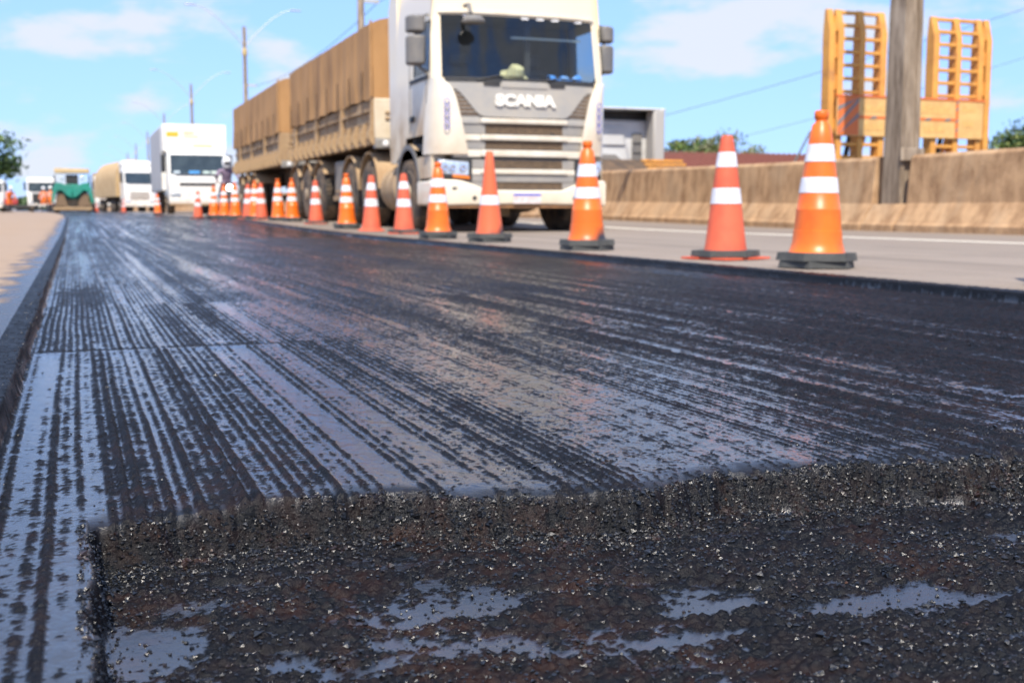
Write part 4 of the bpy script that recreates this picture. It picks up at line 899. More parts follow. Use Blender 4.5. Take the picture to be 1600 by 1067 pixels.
MB().box(-0.45, -0.02, 0.738, 0.748, 3.34, 3.42).build('faded_lettering', M_GOLD, bt); MB().box(-0.45, 0.15, 0.738, 0.748, 3.20, 3.26).build('faded_lettering', M_GOLD, bt); MB().box(-0.10, 0.72, 0.738, 0.748, 2.80, 2.90).build('faded_lettering', M_GOLD, bt)
for x0, x1, c in ((-0.95, -0.7, (0.55, 0.65, 0.7)), (-0.35, 0.10, (0.08, 0.35, 0.75)), (0.22, 0.5, (0.55, 0.68, 0.62)), (0.55, 1.0, (0.62, 0.72, 0.64))):
    MB().box(x0, x1, -0.012, 0.03, 1.665, 1.78).build('dashboard_paper', nmat('dash_item', c, rough=0.6), bt, bevel=0.02)
MB().box(-0.5, 0.5, 0.2, 9.3, 0.70, 0.98).build('chassis', M_CHAS, bt); truckwheels(bt, 2.4, (1.2, 6.6, 7.9))
MB().box(-1.16, 1.16, -0.105, 0.1, 0.36, 0.45).build('bumper_underrun', M_BODY, bt)
# white tipper truck with tan cover
t3 = put('tipper_truck', 95.0, 197, 243, 'cream tipper truck with rounded tan cover standing behind the box truck', 'truck', 2.5)
cabin(t3, 2.35, 3.45, z0=0.62, glassz=(0.55, 0.86), grille='bars')
hood = [(-1.45 + 0, 1.2)] + [(-1.35*math.cos(a) - 0.1, 2.4 + 1.75*math.sin(a)) for a in np.linspace(0.1, math.pi - 0.1, 14)] + [(1.3, 1.2)]
MB().prism(hood, 'y', 2.1, 13.0).build('tarp_cover', nmat('light_tan_tarp', (0.52, 0.37, 0.20), (0.45, 0.30, 0.15), scale=1.2, rough=0.9), t3, ang=30)
MB().box(-1.2, 1.2, 0.5, 2.0, 3.42, 3.95).build('roof_deflector', M_WTRK, t3, bevel=0.15)
MB().box(-0.5, 0.5, 0.3, 13, 0.75, 1.2).build('chassis', M_CHAS, t3); truckwheels(t3, 2.5, (1.3, 4.6, 5.9, 10.2, 11.5))
t3.rotation_euler.z = 0.13
# white truck behind it
t4 = empty('truck', (at(169, 125.0), 125, gz(125)), 'white truck half hidden behind the tipper truck', 'truck')
cabin(t4, 2.4, 3.55, z0=0.62, glassz=(0.52, 0.80), grille='bars'); MB().box(-1.25, 1.25, 2.1, 12, 1.1, 3.9).build('cargo_box', M_BODY, t4, bevel=0.05); truckwheels(t4, 2.4, (1.3, 8.5, 9.8))
# white tank truck nose left of paver area
t5 = put('truck', 112.0, 47, 87, 'white truck with black grille parked on the shoulder left of the paver', 'truck', 2.4)
cabin(t5, 2.4, 3.0, z0=0.62, glassz=(0.48, 0.84), grille='black'); MB().box(-1.2, 1.2, 2.0, 8.0, 1.0, 2.9).build('cargo_box', M_BOXW, t5, bevel=0.05); truckwheels(t5, 2.4, (1.3, 6.2))
vn = empty('van', (-5.75, 92, gz(92)), 'white van standing at the far end of the sandy shoulder', 'van')
cabin(vn, 1.9, 2.35, z0=0.5, d=4.6, glassz=(0.50, 0.86), grille='slots'); truckwheels(vn, 1.95, (0.9, 3.7), 0.36)

# ------------------------------------------------------------------ asphalt paver
M_GREEN = nmat('green_machine_paint', (0.02, 0.27, 0.19), (0.03, 0.20, 0.15), scale=2, rough=0.45)
M_TANC = nmat('tan_canopy', (0.62, 0.46, 0.24), (0.5, 0.36, 0.2), scale=2, rough=0.7)
pv = empty('asphalt_paver', (at(115, 84), 84, gz(84) - 0.02), 'green asphalt paver with open hopper under a tan canopy', 'paver')
for s in (-1, 1):
    MB().prism([(s*0.03, 1.62), (s*0.30, 1.66), (s*0.60, 1.95), (s*1.02, 2.02), (s*1.22, 1.60), (s*1.36, 0.70), (s*1.22, 0.62), (s*1.00, 1.42), (s*0.70, 1.50), (s*0.34, 1.12), (s*0.03, 0.98)], 'y', -0.25, 0.35).build('hopper_wing', M_GREEN, pv, bevel=0.02)
    MB().prism([(s*0.30, 0.40), (s*0.55, 1.25), (s*0.95, 1.35), (s*1.12, 0.45)], 'y', -0.05, 0.05).build('hopper_liner', M_MESH, pv)
    MB().box(s*1.02 - 0.20, s*1.02 + 0.20, 0.0, 3.4, 0.0, 0.62).build('track', M_TYRE, pv, bevel=0.12)
    MB().box(s*1.12 - 0.05, s*1.12 + 0.05, 1.6, 1.7, 1.4, 2.55).build('canopy_post', M_DARK, pv)
    MB().lathe([(0.13, 0), (0.14, -0.04), (0.10, -0.07), (0.005, -0.075)], 16, 'y', c=(s*0.64, 0.50, 2.30)).build('work_lamp', M_LENS, pv)
MB().prism([(-0.75, 0.30), (-0.55, 0.85), (0.55, 0.85), (0.75, 0.30)], 'y', 0.36, 0.5).build('hopper_floor', M_TANK, pv)
MB().box(-1.25, 1.25, -0.30, -0.12, 0.14, 0.36).build('push_bar', M_BODY, pv, bevel=0.03)
MB().box(-1.0, 1.0, 0.5, 3.6, 0.6, 1.90).build('engine_body', M_GREEN, pv, bevel=0.05)
MB().box(-0.40, 0.40, 0.8, 1.6, 1.90, 2.55).build('control_seat', M_DARK, pv, bevel=0.06)
MB().prism([(0.6, 2.66), (0.6, 2.98), (3.4, 2.86), (3.4, 2.70)], 'x', -1.1, 1.15).build('canopy', M_TANC, pv, bevel=0.04)
MB().box(-1.7, 1.7, 3.6, 4.4, 0.05, 0.55).build('screed', M_DARK, pv, bevel=0.03)

# ------------------------------------------------------------------ low-bed trailer with raised loading ramps, and its tractor
M_YR = nmat('yellow_ramp_paint', (0.70, 0.335, 0.065), (0.56, 0.25, 0.055), scale=4, rough=0.6, c3=(0.34, 0.15, 0.07), c3scale=3, c3lo=0.56, c3hi=0.74)
M_YPAN = nmat('pale_yellow_panel', (0.74, 0.46, 0.17), (0.62, 0.36, 0.13), scale=5, rough=0.6)
M_OST = nmat('orange_red_stripe', (0.70, 0.17, 0.04), rough=0.55); M_GST = nmat('grey_stripe', (0.20, 0.20, 0.20), rough=0.6)
M_FADE = nmat('faded_print', (0.62, 0.36, 0.12), (0.74, 0.48, 0.16), scale=16, rough=0.7)
RY = 16.0
lb = empty('lowbed_trailer', (13.17, RY, 0), 'yellow low-bed trailer with two upright ladder-like loading ramps behind the barrier', 'trailer')
def ramp(x0, x1, wide_side):
    r = MB()
    wd = x1 - x0; xm = (x0 + x1)/2 + (0.04 if wide_side < 0 else -0.04)
    tops = 3.53; bot = 0.85
    def rail(a, b): return [(0.0, bot), (0.0, tops - 0.36), (0.10, tops), (0.16, tops), (0.20, tops - 0.4), (0.20, bot)], a, b
    root = None
    outer = 0.24
    rails = []
    if wide_side < 0: rails = [(x0, x0 + 0.11), (x0 + 0.17, x0 + 0.28), (xm - 0.01, xm + 0.10), (x1 - 0.12, x1)]
    else: rails = [(x1 - 0.11, x1), (x1 - 0.28, x1 - 0.17), (xm - 0.10, xm + 0.01), (x0, x0 + 0.12)]
    p0 = None
    for a, b in rails:
        pr, _, _ = rail(a, b); o = MB().prism(pr, 'x', a, b).build('ramp_rail', M_YR, lb, bevel=0.008)
    lo_, hi_ = (x0 + 0.20, x1 - 0.02) if wide_side < 0 else (x0 + 0.02, x1 - 0.20)
    z = 0.92; k = 0
    while z < tops - 0.02:
        y = 0.02 if z < tops - 0.36 else 0.02 + 0.10*(z - tops + 0.36)/0.36
        MB().box(lo_, hi_, y, y + 0.07, z, z + 0.055).build('ramp_rung', M_YR, lb, bevel=0.006); z += 0.212; k += 1
    a0, b0 = (x0 + 0.105, x0 + 0.175) if wide_side < 0 else (x1 - 0.175, x1 - 0.105)
    for zz in (0.95, 1.55, 2.25, 2.75, 3.18): MB().box(a0, b0, 0.03, 0.10, zz, zz + 0.22).build('rail_spacer', M_YR, lb)
ramp(-1.65, -0.52, -1); ramp(0.44, 1.67, 1)
yb = -0.045
MB().box(-1.50, 1.50, yb, -0.005, 1.50, 2.13).build('rear_panel', M_YPAN, lb, bevel=0.008)
MB().box(-1.52, 1.52, yb - 0.01, 0.0, 2.131, 2.165).build('panel_top_edge', M_OST, lb)
pnl = MB().box(-1.49, -1.08, yb - 0.006, yb - 0.001, 1.52, 2.12).build('warning_board', M_OST, lb)
for k in range(3):
    z = 1.50 + k*0.25 - 0.1
    poly = [(-1.49, max(1.52, z)), (-1.08, min(2.12, z + 0.41)), (-1.08, min(2.12, z + 0.49)), (-1.49, max(1.52, z + 0.08))]
    MB().prism(poly, 'y', yb - 0.011, yb - 0.007).build('diagonal_stripe', M_GST, pnl)
MB().box(-1.07, 0.90, yb - 0.006, yb - 0.001, 1.79, 1.835).build('centre_stripe', M_OST, lb)
MB().box(0.905, 0.965, yb - 0.006, yb - 0.001, 1.52, 2.12).build('upright_stripe', M_OST, lb)
for x in (-0.86, -0.1, 0.25, 0.66): MB().prism([(x, 1.792), (x + 0.10, 1.792), (x + 0.16, 1.833), (x + 0.06, 1.833)], 'y', yb - 0.011, yb - 0.007).build('stripe_dash', M_GST, lb)
for z in (1.60, 1.75, 1.95, 2.06): MB().prism([(0.91, z), (0.96, z + 0.05), (0.96, z + 0.09), (0.91, z + 0.04)], 'y', yb - 0.011, yb - 0.007).build('stripe_dash', M_GST, lb)
for x0, x1, z0, z1 in ((-1.0, -0.5, 1.90, 2.0), (-0.95, -0.55, 1.60, 1.70), (0.05, 0.80, 1.90, 2.04), (0.25, 0.72, 1.60, 1.70), (1.08, 1.36, 1.70, 1.80), (1.06, 1.4, 1.95, 2.03)):
    n = int((x1 - x0)/0.075)
    for k in range(n): MB().box(x0 + k*0.075, x0 + k*0.075 + 0.052, yb - 0.0045, yb - 0.001, z0, z1 - 0.02*(k % 2)).build('faded_print', M_FADE, lb)
MB().box(-1.60, 1.60, 0.22, 10.2, 0.82, 0.98).build('deck', M_CHAS, lb, bevel=0.02)
MB().box(-0.6, -0.45, 0.22, 12, 0.5, 0.82).box(0.45, 0.6, 0.22, 12, 0.5, 0.82).build('chassis_beam', M_CHAS, lb)
for s in (-1, 1):
    MB().tube([(s*0.95, 0.5, 1.0), (s*0.95, 0.12, 2.35)], 0.04, 8).build('ramp_cylinder', M_DARK, lb)
    MB().tube([(s*0.85, 0.3, 1.0), (s*0.85, 0.10, 1.5)], 0.035, 8).build('ramp_hinge', M_YR, lb)
    for y in (1.4, 2.7, 4.0): wheel(lb, s*1.25, y, 0.46, 0.45, 0.35, s, low=True)
for k in range(5):                                    # slatted slope up to the gooseneck
    MB().box(0.2, 1.35, 9.55 + k*0.16, 9.67 + k*0.16, 1.10 + k*0.10, 1.16 + k*0.10).build('gooseneck_slat', M_YR, lb)
MB().prism([(9.3, 0.95), (10.3, 1.55), (12.4, 1.55), (12.4, 1.30), (10.6, 1.25), (9.8, 0.8)], 'x', -1.25, 1.35).build('gooseneck', M_CHAS, lb)
lw = empty('truck', (13.12, 27.2, 0), 'white and grey sleeper cab with roof fairing seen from behind over the barrier', 'truck')
M_CABW = nmat('pale_grey_cab', (0.60, 0.60, 0.59), (0.50, 0.49, 0.47), scale=1.5, rough=0.4)
MB().prism([(-1.22, 0.9), (-1.22, 2.5), (-1.1, 2.62), (1.0, 2.62), (1.16, 2.5), (1.16, 0.9)], 'y', 0.12, 2.2).build('cab', M_CABW, lw, bevel=0.10)
MB().box(-1.0, 0.30, 0.07, 0.12, 1.95, 2.42).build('rear_panel', M_CABW, lw, bevel=0.03)
MB().box(0.50, 0.78, 0.06, 0.12, 1.35, 2.28).build('air_intake', M_MIRG, lw, bevel=0.03)
for z in (1.5, 1.75, 2.0): MB().box(0.52, 0.76, 0.045, 0.06, z, z + 0.03).build('intake_rib', M_DARK, lw)
fp = [(0.86, 1.2), (0.86, 2.2), (1.25, 2.72), (1.25, 1.2)]
MB().box(0.90, 1.24, -0.35, 0.12, 1.25, 2.86).build('side_fairing', nmat('grey_fairing', (0.42, 0.40, 0.37), rough=0.5), lw, bevel=0.06)
MB().prism([(-0.35, 2.80), (-0.35, 2.89), (0.6, 2.95), (1.6, 2.80), (2.0, 2.62), (0.4, 2.62)], 'x', 1.10, 1.25).build('fairing_side', M_CABW, lw, bevel=0.03)
MB().prism([(-0.35, 2.83), (-0.35, 2.89), (0.6, 2.95), (1.6, 2.80), (1.6, 2.76), (0.6, 2.90)], 'x', -1.25, 1.10).build('roof_fairing', M_CABW, lw, bevel=0.02)
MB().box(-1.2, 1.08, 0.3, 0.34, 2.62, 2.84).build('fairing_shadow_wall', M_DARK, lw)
MB().prism([(-1.2, 1.2), (-1.2, 1.72), (0.0, 1.72), (0.22, 1.55), (0.22, 1.2), (0.05, 1.2), (0.05, 1.46), (-0.1, 1.55), (-1.2, 1.55)], 'y', 0.0, 0.11).build('exhaust_guard', nmat('grey_guard', (0.22, 0.205, 0.19), rough=0.6), lw, bevel=0.02)
MB().box(-0.9, -0.15, -0.02, 0.1, 1.2, 1.5).build('air_tank', M_BOXW, lw, bevel=0.06)
MB().box(-1.2, 1.2, -1.6, 0.1, 0.98, 1.14).build('rear_chassis', M_CHAS, lw)
for k in range(5): MB().lathe([(0.035, 0), (0.035, -0.02), (0.004, -0.022)], 10, 'y', c=(-0.6 + k*0.35, -1.6, 1.08)).build('marker_lamp', nmat('red_lens', (0.5, 0.08, 0.07), rough=0.3), lw)
truckwheels(lw, 2.5, (1.2, -1.0))

# ------------------------------------------------------------------ house roof and greenery behind the barrier
M_ROOF = nmat('red_clay_tiles', (0.22, 0.070, 0.045), (0.15, 0.05, 0.035), scale=3, rough=0.85)
hs = empty('house', (38.5, 60, 0.12), 'low house with long red tiled roof behind the barrier', 'house')
MB().box(-8, 8, 0.6, 7, 0, 2.55).build('wall', nmat('brown_plaster', (0.30, 0.22, 0.16), (0.24, 0.17, 0.12), scale=1, rough=0.9), hs)  # mottled brown plaster wall
rf = MB().prism([(-0.2, 2.62), (3.8, 3.70), (7.8, 2.62), (7.8, 2.50), (3.8, 3.55), (-0.2, 2.50)], 'x', -8.6, 8.6).build('roof', M_ROOF, hs)
for k in range(44):                                   # tile ridges running down the slope
    x = -8.5 + k*0.395; key = 'roof_rib'
    m_ = cmesh(key, lambda: MB().tube([(0, -0.22, 2.64), (0, 3.8, 3.72)], 0.07, 6).mesh('tile_row', M_ROOF)); link('tile_row', m_, rf, (x, 0, 0))
for x in (-5, -1, 3): 
    w_ = MB().box(x, x + 1.2, 0.55, 0.6, 1.0, 2.0).build('window', M_DGLASS, hs); MB().box(x - 0.06, x + 1.26, 0.52, 0.56, 0.92, 0.99).build('sill', M_WPANEL, w_)

def leafmat(name, c1, c2): 
    m = nmat(name, c1, c2, scale=1.3, rough=0.6, lo=0.3, hi=0.7); p = m.node_tree.nodes['Principled BSDF']; p.inputs['Transmission Weight'].default_value = 0.0; return m
M_BARK = nmat('bark', (0.12, 0.085, 0.055), (0.20, 0.15, 0.10), scale=10, rough=0.95, bump=0.5, bscale=30)
def tree(loc, H, crown_c, crown_r, nleaf, leafsize, mats, label, seed, limbs=9, cat='tree', name='tree', clump=14, trunk_r=0.14, sparse=0.0):
    r_ = random.Random(seed); g = np.random.default_rng(seed); e = empty(name, loc, label, cat)
    tb = MB(); cc = Vector(crown_c)
    tb.tube([(0, 0, -0.1), (0.05, 0.02, H*0.3), tuple(Vector((0.05, 0.02, H*0.3)).lerp(cc, 0.6))], [trunk_r, trunk_r*0.75, trunk_r*0.35], 9)
    tips = []
    for k in range(limbs):
        d = Vector((g.normal(), g.normal(), g.normal()*0.7)).normalized(); tip = cc + Vector((d.x*crown_r[0], d.y*crown_r[1], d.z*crown_r[2]))*r_.uniform(0.6, 0.95)
        st = Vector((0.05, 0.02, H*r_.uniform(0.28, 0.5))); mid = st.lerp(tip, 0.5) + Vector((0, 0, 0.10*H))*r_.uniform(-0.3, 0.8)
        tb.tube([st, mid, tip], [trunk_r*0.4, trunk_r*0.25, trunk_r*0.06], 6); tips += [tip, mid.lerp(tip, 0.5)]
        for q in range(2):
            t2 = mid.lerp(tip, r_.uniform(0.3, 0.8)); d2 = Vector((g.normal(), g.normal(), g.normal()*0.5)).normalized()*max(crown_r)*0.35
            tb.tube([t2, t2 + d2], [trunk_r*0.12, trunk_r*0.03], 5); tips.append(t2 + d2)
    tb.build('trunk', M_BARK, e)
    cl_ = []
    for k in range(clump):
        d = Vector((g.normal(), g.normal(), g.normal())).normalized()*r_.uniform(0.3, 1.0)**0.5; cl_.append(cc + Vector((d.x*crown_r[0], d.y*crown_r[1], d.z*crown_r[2])))
    cl_ += tips
    for mi, mat in enumerate(mats):
        n = nleaf//len(mats); idx = g.integers(0, len(cl_), n); base = np.array([tuple(c) for c in cl_])[idx]
        p = base + g.normal(size=(n, 3))*np.array(crown_r)*0.16
        a = g.normal(size=(n, 3)); a /= np.linalg.norm(a, axis=1, keepdims=True); b = np.cross(a, g.normal(size=(n, 3))); b /= np.linalg.norm(b, axis=1, keepdims=True)
        s = leafsize*(0.6 + 0.8*g.random((n, 1)))
        V = np.stack([p - a*s, p + b*s*0.45, p + a*s, p - b*s*0.45], 1).reshape(-1, 3); F = np.arange(4*n).reshape(-1, 4)
        link('crown', np_mesh('crown', V, F, mat, smooth=False), e)
    return e
L1 = leafmat('leaf_mid_green', (0.075, 0.14, 0.025), (0.11, 0.18, 0.035)); L2 = leafmat('leaf_dark_green', (0.030, 0.070, 0.020), (0.05, 0.10, 0.025)); L3 = leafmat('leaf_olive', (0.15, 0.16, 0.06), (0.20, 0.19, 0.09)); L4 = leafmat('leaf_yellow_green', (0.16, 0.20, 0.035), (0.20, 0.22, 0.05))
tree((-4.7, 57, -0.1), 5.2, (0.75, 0.0, 3.1), (1.75, 1.7, 1.55), 4200, 0.13, [L1, L2, L2], 'leafy green tree overhanging the sandy shoulder', 5, clump=16)
tree((41.8, 76, -0.1), 5.4, (0, 0, 3.9), (2.2, 2.4, 1.25), 6000, 0.20, [L4, L1, L2], 'rounded bright green tree behind the red roof', 8, clump=26)
tree((47.0, 78, -0.1), 6.8, (0, 0, 4.9), (2.8, 2.4, 1.5), 3000, 0.17, [L3, L3, L1], 'sparse olive tree with bare twigs behind the red roof', 9, clump=10, limbs=16)
tree((61.0, 62, -0.1), 6.4, (0, 0, 4.4), (3.2, 2.6, 1.9), 5200, 0.18, [L1, L4, L2], 'green tree rising over the barrier right of the ramps', 12, clump=18)
tree((51.5, 80, -0.1), 5.0, (0, 0, 3.2), (3.0, 2.6, 1.5), 4200, 0.18, [L2, L1], 'low dark shrub behind the yellow ramps', 14, clump=18, name='shrub', cat='shrub')
# far tree line along the horizon
def treeline():
    g = np.random.default_rng(77); n = 26000
    x = g.uniform(-420, 700, n); y = 620 + 60*np.sin(x*0.013) + g.uniform(0, 40, n); h = 5 + 5*fbm(x*0.03, y*0 + 1, 4, 301)
    z = h*g.random(n)**0.7; p = np.stack([x, y, z], -1); a = g.normal(size=(n, 3)); a /= np.linalg.norm(a, axis=1, keepdims=True); b = np.cross(a, g.normal(size=(n, 3))); b /= np.linalg.norm(b, axis=1, keepdims=True)
    s = 1.5*(0.5 + g.random((n, 1))); V = np.stack([p - a*s, p + b*s*0.6, p + a*s, p - b*s*0.6], 1).reshape(-1, 3)
    tag(link('far_woodland', np_mesh('far_woodland', V, np.arange(4*n).reshape(-1, 4), L2, smooth=False)), 'distant low woodland along the horizon', 'woodland', kind='stuff')
treeline()

# ------------------------------------------------------------------ people and motorcycle
def skin_body(name, joints, edges, zones, parent):
    """one continuous figure grown from a joint skeleton; zones colour it by a function of position"""
    me = bpy.data.meshes.new(name); names = list(joints); me.from_pydata([joints[k][0] for k in names], [(names.index(a), names.index(b)) for a, b in edges], [])
    ob = bpy.data.objects.new(name, me); COL.objects.link(ob)
    md = ob.modifiers.new('skin', 'SKIN'); md.use_smooth_shade = True
    for i, k in enumerate(names):
        r = joints[k][1]; me.skin_vertices[0].data[i].radius = r if isinstance(r, tuple) else (r, r)
    me.skin_vertices[0].data[0].use_root = True
    sb = ob.modifiers.new('sub', 'SUBSURF'); sb.levels = 1; sb.render_levels = 1
    m = bpy.data.meshes.new_from_object(ob.evaluated_get(bpy.context.evaluated_depsgraph_get())); bpy.data.objects.remove(ob)
    mats = []
    m.materials.clear()
    for p in m.polygons:
        mt = zones(p.center)
        if mt not in mats: mats.append(mt); m.materials.append(mt)
        p.material_index = mats.index(mt); p.use_smooth = True
    return link(name, m, parent)
M_VEST = nmat('hi_vis_orange', (0.88, 0.20, 0.02), (0.80, 0.16, 0.02), scale=5, rough=0.7); M_NAVY = nmat('navy_trousers', (0.03, 0.035, 0.06), rough=0.85); M_SKIN = nmat('skin', (0.36, 0.20, 0.13), rough=0.55)
M_BOOT = nmat('black_boots', (0.02, 0.02, 0.02), rough=0.6); M_HELM = nmat('white_helmet', (0.82, 0.82, 0.82), rough=0.22); M_TAPE = nmat('silver_tape', (0.75, 0.75, 0.72), rough=0.4); M_LILAC = nmat('mauve_jacket', (0.26, 0.19, 0.27), (0.20, 0.15, 0.22), scale=6, rough=0.8)
def worker(loc, rz, label, stoop=0.0):
    e = empty('person', loc, label, 'person', 'road workers in orange', rz)
    b = stoop
    J = {'pelvis': ((0, 0, 0.92), (0.15, 0.11)), 'waist': ((0, -0.02 - b*0.1, 1.08), (0.145, 0.10)), 'chest': ((0, -0.02 - b*0.35, 1.30), (0.165, 0.115)), 'neck': ((0, -0.03 - b*0.5, 1.47), 0.055), 'head': ((0, -0.04 - b*0.6, 1.58), 0.085), 'crown': ((0, -0.03 - b*0.65, 1.70), 0.08)}
    E_ = [('pelvis', 'waist'), ('waist', 'chest'), ('chest', 'neck'), ('neck', 'head'), ('head', 'crown')]
    for s, n in ((-1, 'l'), (1, 'r')):
        J['sh' + n] = ((s*0.20, -0.02 - b*0.35, 1.40), 0.062); J['el' + n] = ((s*0.27, -0.05 - b*0.45, 1.12), 0.045); J['wr' + n] = ((s*0.24, -0.20 - b*0.5, 0.92), 0.034); J['ha' + n] = ((s*0.23, -0.26 - b*0.5, 0.86), (0.035, 0.02))
        J['hi' + n] = ((s*0.10, 0, 0.88), 0.10); J['kn' + n] = ((s*0.12, -0.04 + s*0.05, 0.49), 0.062); J['an' + n] = ((s*0.13, s*0.06, 0.09), 0.045); J['to' + n] = ((s*0.15, -0.14 + s*0.06, 0.04), 0.042)
        E_ += [('chest', 'sh' + n), ('sh' + n, 'el' + n), ('el' + n, 'wr' + n), ('wr' + n, 'ha' + n), ('pelvis', 'hi' + n), ('hi' + n, 'kn' + n), ('kn' + n, 'an' + n), ('an' + n, 'to' + n)]
    def zone(c):
        if c.z > 1.46 and abs(c.x) < 0.13: return M_SKIN
        if c.z < 0.10: return M_BOOT
        if abs(c.x) > 0.19 and c.z < 0.93: return M_SKIN
        if c.z > 0.86: return M_VEST
        return M_VEST if c.z > 0.55 else M_NAVY
    skin_body('body', J, E_, zone, e)
    hy = -0.03 - b*0.62
    MB().lathe([(0.125, 1.655), (0.118, 1.675), (0.11, 1.74), (0.07, 1.80), (0.004, 1.82)], 14, c=(0, hy, 0)).build('hard_hat', M_HELM, e)
    for z in (1.12, 1.28): MB().lathe([(0.172, 0), (0.176, 0.005), (0.176, 0.05), (0.172, 0.055)], 16, c=(0, 0, z), cap=False).build('vest_tape', M_TAPE, e).scale = (1, 0.78, 1)
    return e
worker((at(16, 88), 88, gz(88) - 0.02), 0.4, 'worker in orange clothing bending beside the white van', 0.6)
worker((at(70, 90), 90, gz(90)), -0.3, 'worker in orange clothing standing before the black-grilled truck')
worker((at(80, 87), 87, gz(87)), 2.2, 'worker in orange clothing standing against the side of the paver')
# compactor lying low at the edge of the shoulder
cp = empty('plate_compactor', (at(40, 92), 92, gz(92)), 'low dark and red machine with small wheels on the sandy shoulder', 'machine')
MB().box(-1.5, 0.9, -0.5, 0.8, 0.22, 0.50).build('deck', M_DARK, cp, bevel=0.05); MB().box(-1.35, -0.45, -0.4, 0.5, 0.52, 0.95).build('engine_cover', nmat('red_cover', (0.40, 0.05, 0.05), rough=0.5), cp, bevel=0.08)
for x in (-1.1, 0.5):
    for y in (-0.45, 0.75): wheel(cp, x, y, 0.24, 0.24, 0.16, -1, low=True)
MB().tube([(0.8, 0, 0.5), (1.3, 0, 0.75), (1.3, 0.3, 0.78)], 0.04, 6).build('handle', M_DARK, cp)

# motorcycle and rider coming between the cones and the trailers
MX, MY = at(357, 36.5), 36.5
mc = empty('motorcycle', (MX, MY, gz(MY)), 'motorcycle with lit round headlamp beside the rear tarped trailer', 'motorcycle')
for y in (-0.62, 0.68):
    w_ = MB().lathe([(0.24, -0.05), (0.30, -0.045), (0.315, 0), (0.30, 0.045), (0.24, 0.05)], 24, 'x', c=(0, y, 0.315)).build('wheel', M_BOOT, mc)
    MB().lathe([(0.24, -0.03), (0.05, -0.05), (0.05, 0.05), (0.24, 0.03)], 16, 'x', c=(0, y, 0.315)).build('rim', M_LAMP, w_)
MB().tube([(0, -0.62, 0.32), (0, -0.40, 0.95)], 0.045, 8).tube([(0, -0.40, 0.9), (0, 0.2, 0.55), (0, 0.68, 0.34)], 0.05, 8).build('frame', M_DARK, mc)
MB().box(-0.15, 0.15, -0.12, 0.25, 0.28, 0.58).build('engine', M_CHAS, mc, bevel=0.05)
MB().lathe([(0.02, -0.28), (0.13, -0.2), (0.15, 0.0), (0.10, 0.22), (0.02, 0.26)], 14, 'y', c=(0, -0.10, 0.80)).build('fuel_tank', nmat('dark_tank', (0.05, 0.03, 0.05), rough=0.25), mc)
MB().box(-0.13, 0.13, 0.15, 0.75, 0.74, 0.84).build('seat', M_DARK, mc, bevel=0.04)
MB().tube([(-0.36, -0.30, 1.02), (-0.12, -0.40, 0.98), (0.12, -0.40, 0.98), (0.36, -0.30, 1.02)], 0.016, 6).build('handlebar', M_DARK, mc)
hl = MB().lathe([(0.11, 0.10), (0.12, 0.0), (0.112, -0.01)], 20, 'y', c=(0, -0.50, 0.86)).build('headlamp', M_DARK, mc)
ml_ = bpy.data.materials.new('lit_headlamp'); ml_.use_nodes = True; pb = ml_.node_tree.nodes['Principled BSDF']; pb.inputs['Base Color'].default_value = (0.9, 0.9, 0.9, 1); pb.inputs['Emission Color'].default_value = (1, 0.98, 0.93, 1); pb.inputs['Emission Strength'].default_value = 6
MB().lathe([(0.10, 0.0), (0.07, -0.03), (0.002, -0.04)], 20, 'y', c=(0, -0.505, 0.86)).build('lens', ml_, hl)
for s in (-1, 1): MB().lathe([(0.05, 0), (0.06, -0.02), (0.002, -0.03)], 10, 'y', c=(s*0.36, -0.33, 1.18)).tube([(s*0.30, -0.30, 1.02), (s*0.36, -0.32, 1.17)], 0.01, 5).build('mirror', M_DARK, mc)
rd = empty('person', (MX, MY, gz(MY)), 'motorcycle rider in white helmet and mauve jacket', 'person')
J = {'pelvis': ((0, 0.28, 0.92), (0.16, 0.12)), 'waist': ((0, 0.22, 1.08), (0.15, 0.11)), 'chest': ((0, 0.12, 1.30), (0.18, 0.125)), 'neck': ((0, 0.06, 1.47), 0.06), 'head': ((0, 0.02, 1.57), 0.085), 'crown': ((0, 0.02, 1.68), 0.08)}
E_ = [('pelvis', 'waist'), ('waist', 'chest'), ('chest', 'neck'), ('neck', 'head'), ('head', 'crown')]
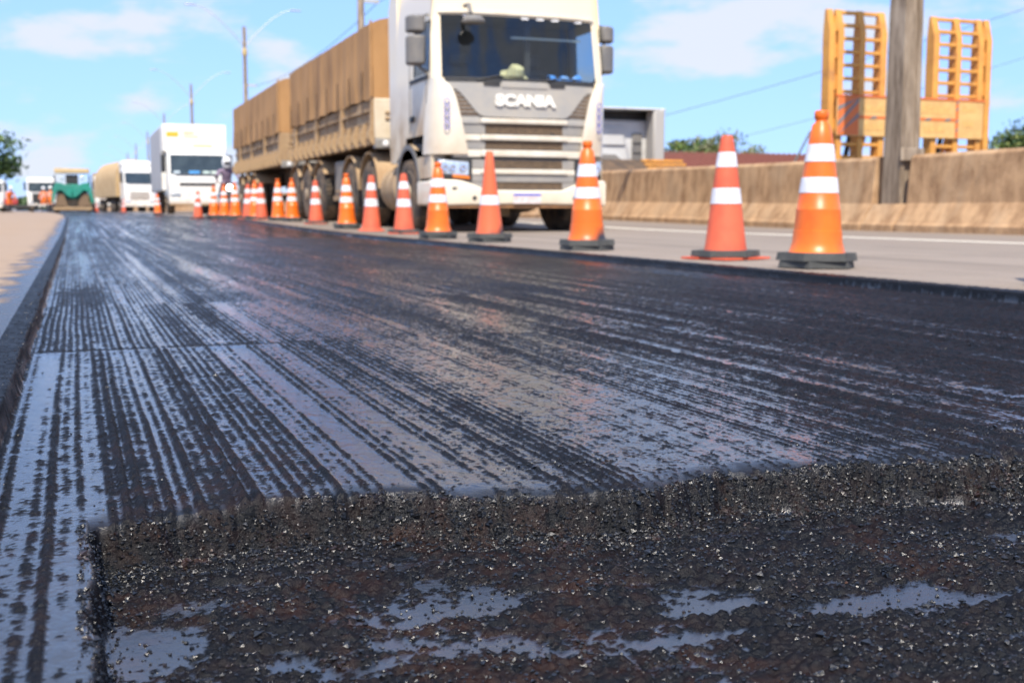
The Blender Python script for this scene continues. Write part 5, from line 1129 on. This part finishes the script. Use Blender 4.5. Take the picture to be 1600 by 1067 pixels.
for s, n in ((-1, 'l'), (1, 'r')):
    J['sh' + n] = ((s*0.21, 0.10, 1.40), 0.068); J['el' + n] = ((s*0.34, -0.06, 1.18), 0.05); J['wr' + n] = ((s*0.34, -0.26, 1.05), 0.036); J['ha' + n] = ((s*0.33, -0.33, 1.03), (0.04, 0.025))
    J['hi' + n] = ((s*0.12, 0.24, 0.90), 0.10); J['kn' + n] = ((s*0.24, -0.16, 0.72), 0.066); J['an' + n] = ((s*0.22, 0.08, 0.34), 0.046); J['to' + n] = ((s*0.24, -0.08, 0.29), 0.042)
    E_ += [('chest', 'sh' + n), ('sh' + n, 'el' + n), ('el' + n, 'wr' + n), ('wr' + n, 'ha' + n), ('pelvis', 'hi' + n), ('hi' + n, 'kn' + n), ('kn' + n, 'an' + n), ('an' + n, 'to' + n)]
skin_body('body', J, E_, lambda c: M_SKIN if (c.z > 1.44 and abs(c.x) < 0.12) or (abs(c.x) > 0.2 and c.y < -0.28 and c.z > 0.95) else (M_BOOT if c.z < 0.38 else (M_LILAC if c.z > 1.0 else M_NAVY)), rd)
MB().lathe([(0.09, 1.46), (0.125, 1.50), (0.145, 1.60), (0.14, 1.70), (0.10, 1.79), (0.004, 1.82)], 18, c=(0, 0.02, 0)).build('helmet', M_HELM, rd)
MB().box(-0.10, 0.10, -0.135, -0.10, 1.57, 1.66).build('visor', M_DARK, rd, bevel=0.02)

# ------------------------------------------------------------------ wires
M_WIRE = nmat('cable', (0.10, 0.10, 0.10), rough=0.6)
def wire(a, b, sag, label, r=0.014):
    a, b = Vector(a), Vector(b); pts = [a.lerp(b, t) - Vector((0, 0, sag*4*t*(1 - t))) for t in np.linspace(0, 1, 17)]
    o = MB().tube([p - a for p in pts], r, 5).build('overhead_wire', M_WIRE); o.location = a
    tag(o, label, 'wire', 'overhead wires')
wire((11.75, 46.3, 8.6), (11.75, 79.8, 8.6), 0.6, 'thin overhead wire joining the lamp posts behind the tarped trailers')
wire((11.75, 13.5, 8.6), (11.75, 46.3, 8.6), 0.6, 'thin overhead wire rising toward the grooved lamp post')
wire((24.0, 48, 4.2), (52, 34, 14.0), 0.5, 'thin dark wire rising behind the yellow ramps')
wire((30, 60, 3.0), (75, 56, 16.0), 0.8, 'thin dark wire slanting above the red roof')
wire((12.18, 18, 1.0), (12.60, 18, 1.72), 0.0, 'short slanting cable between the barrier and the left ramp', 0.02)
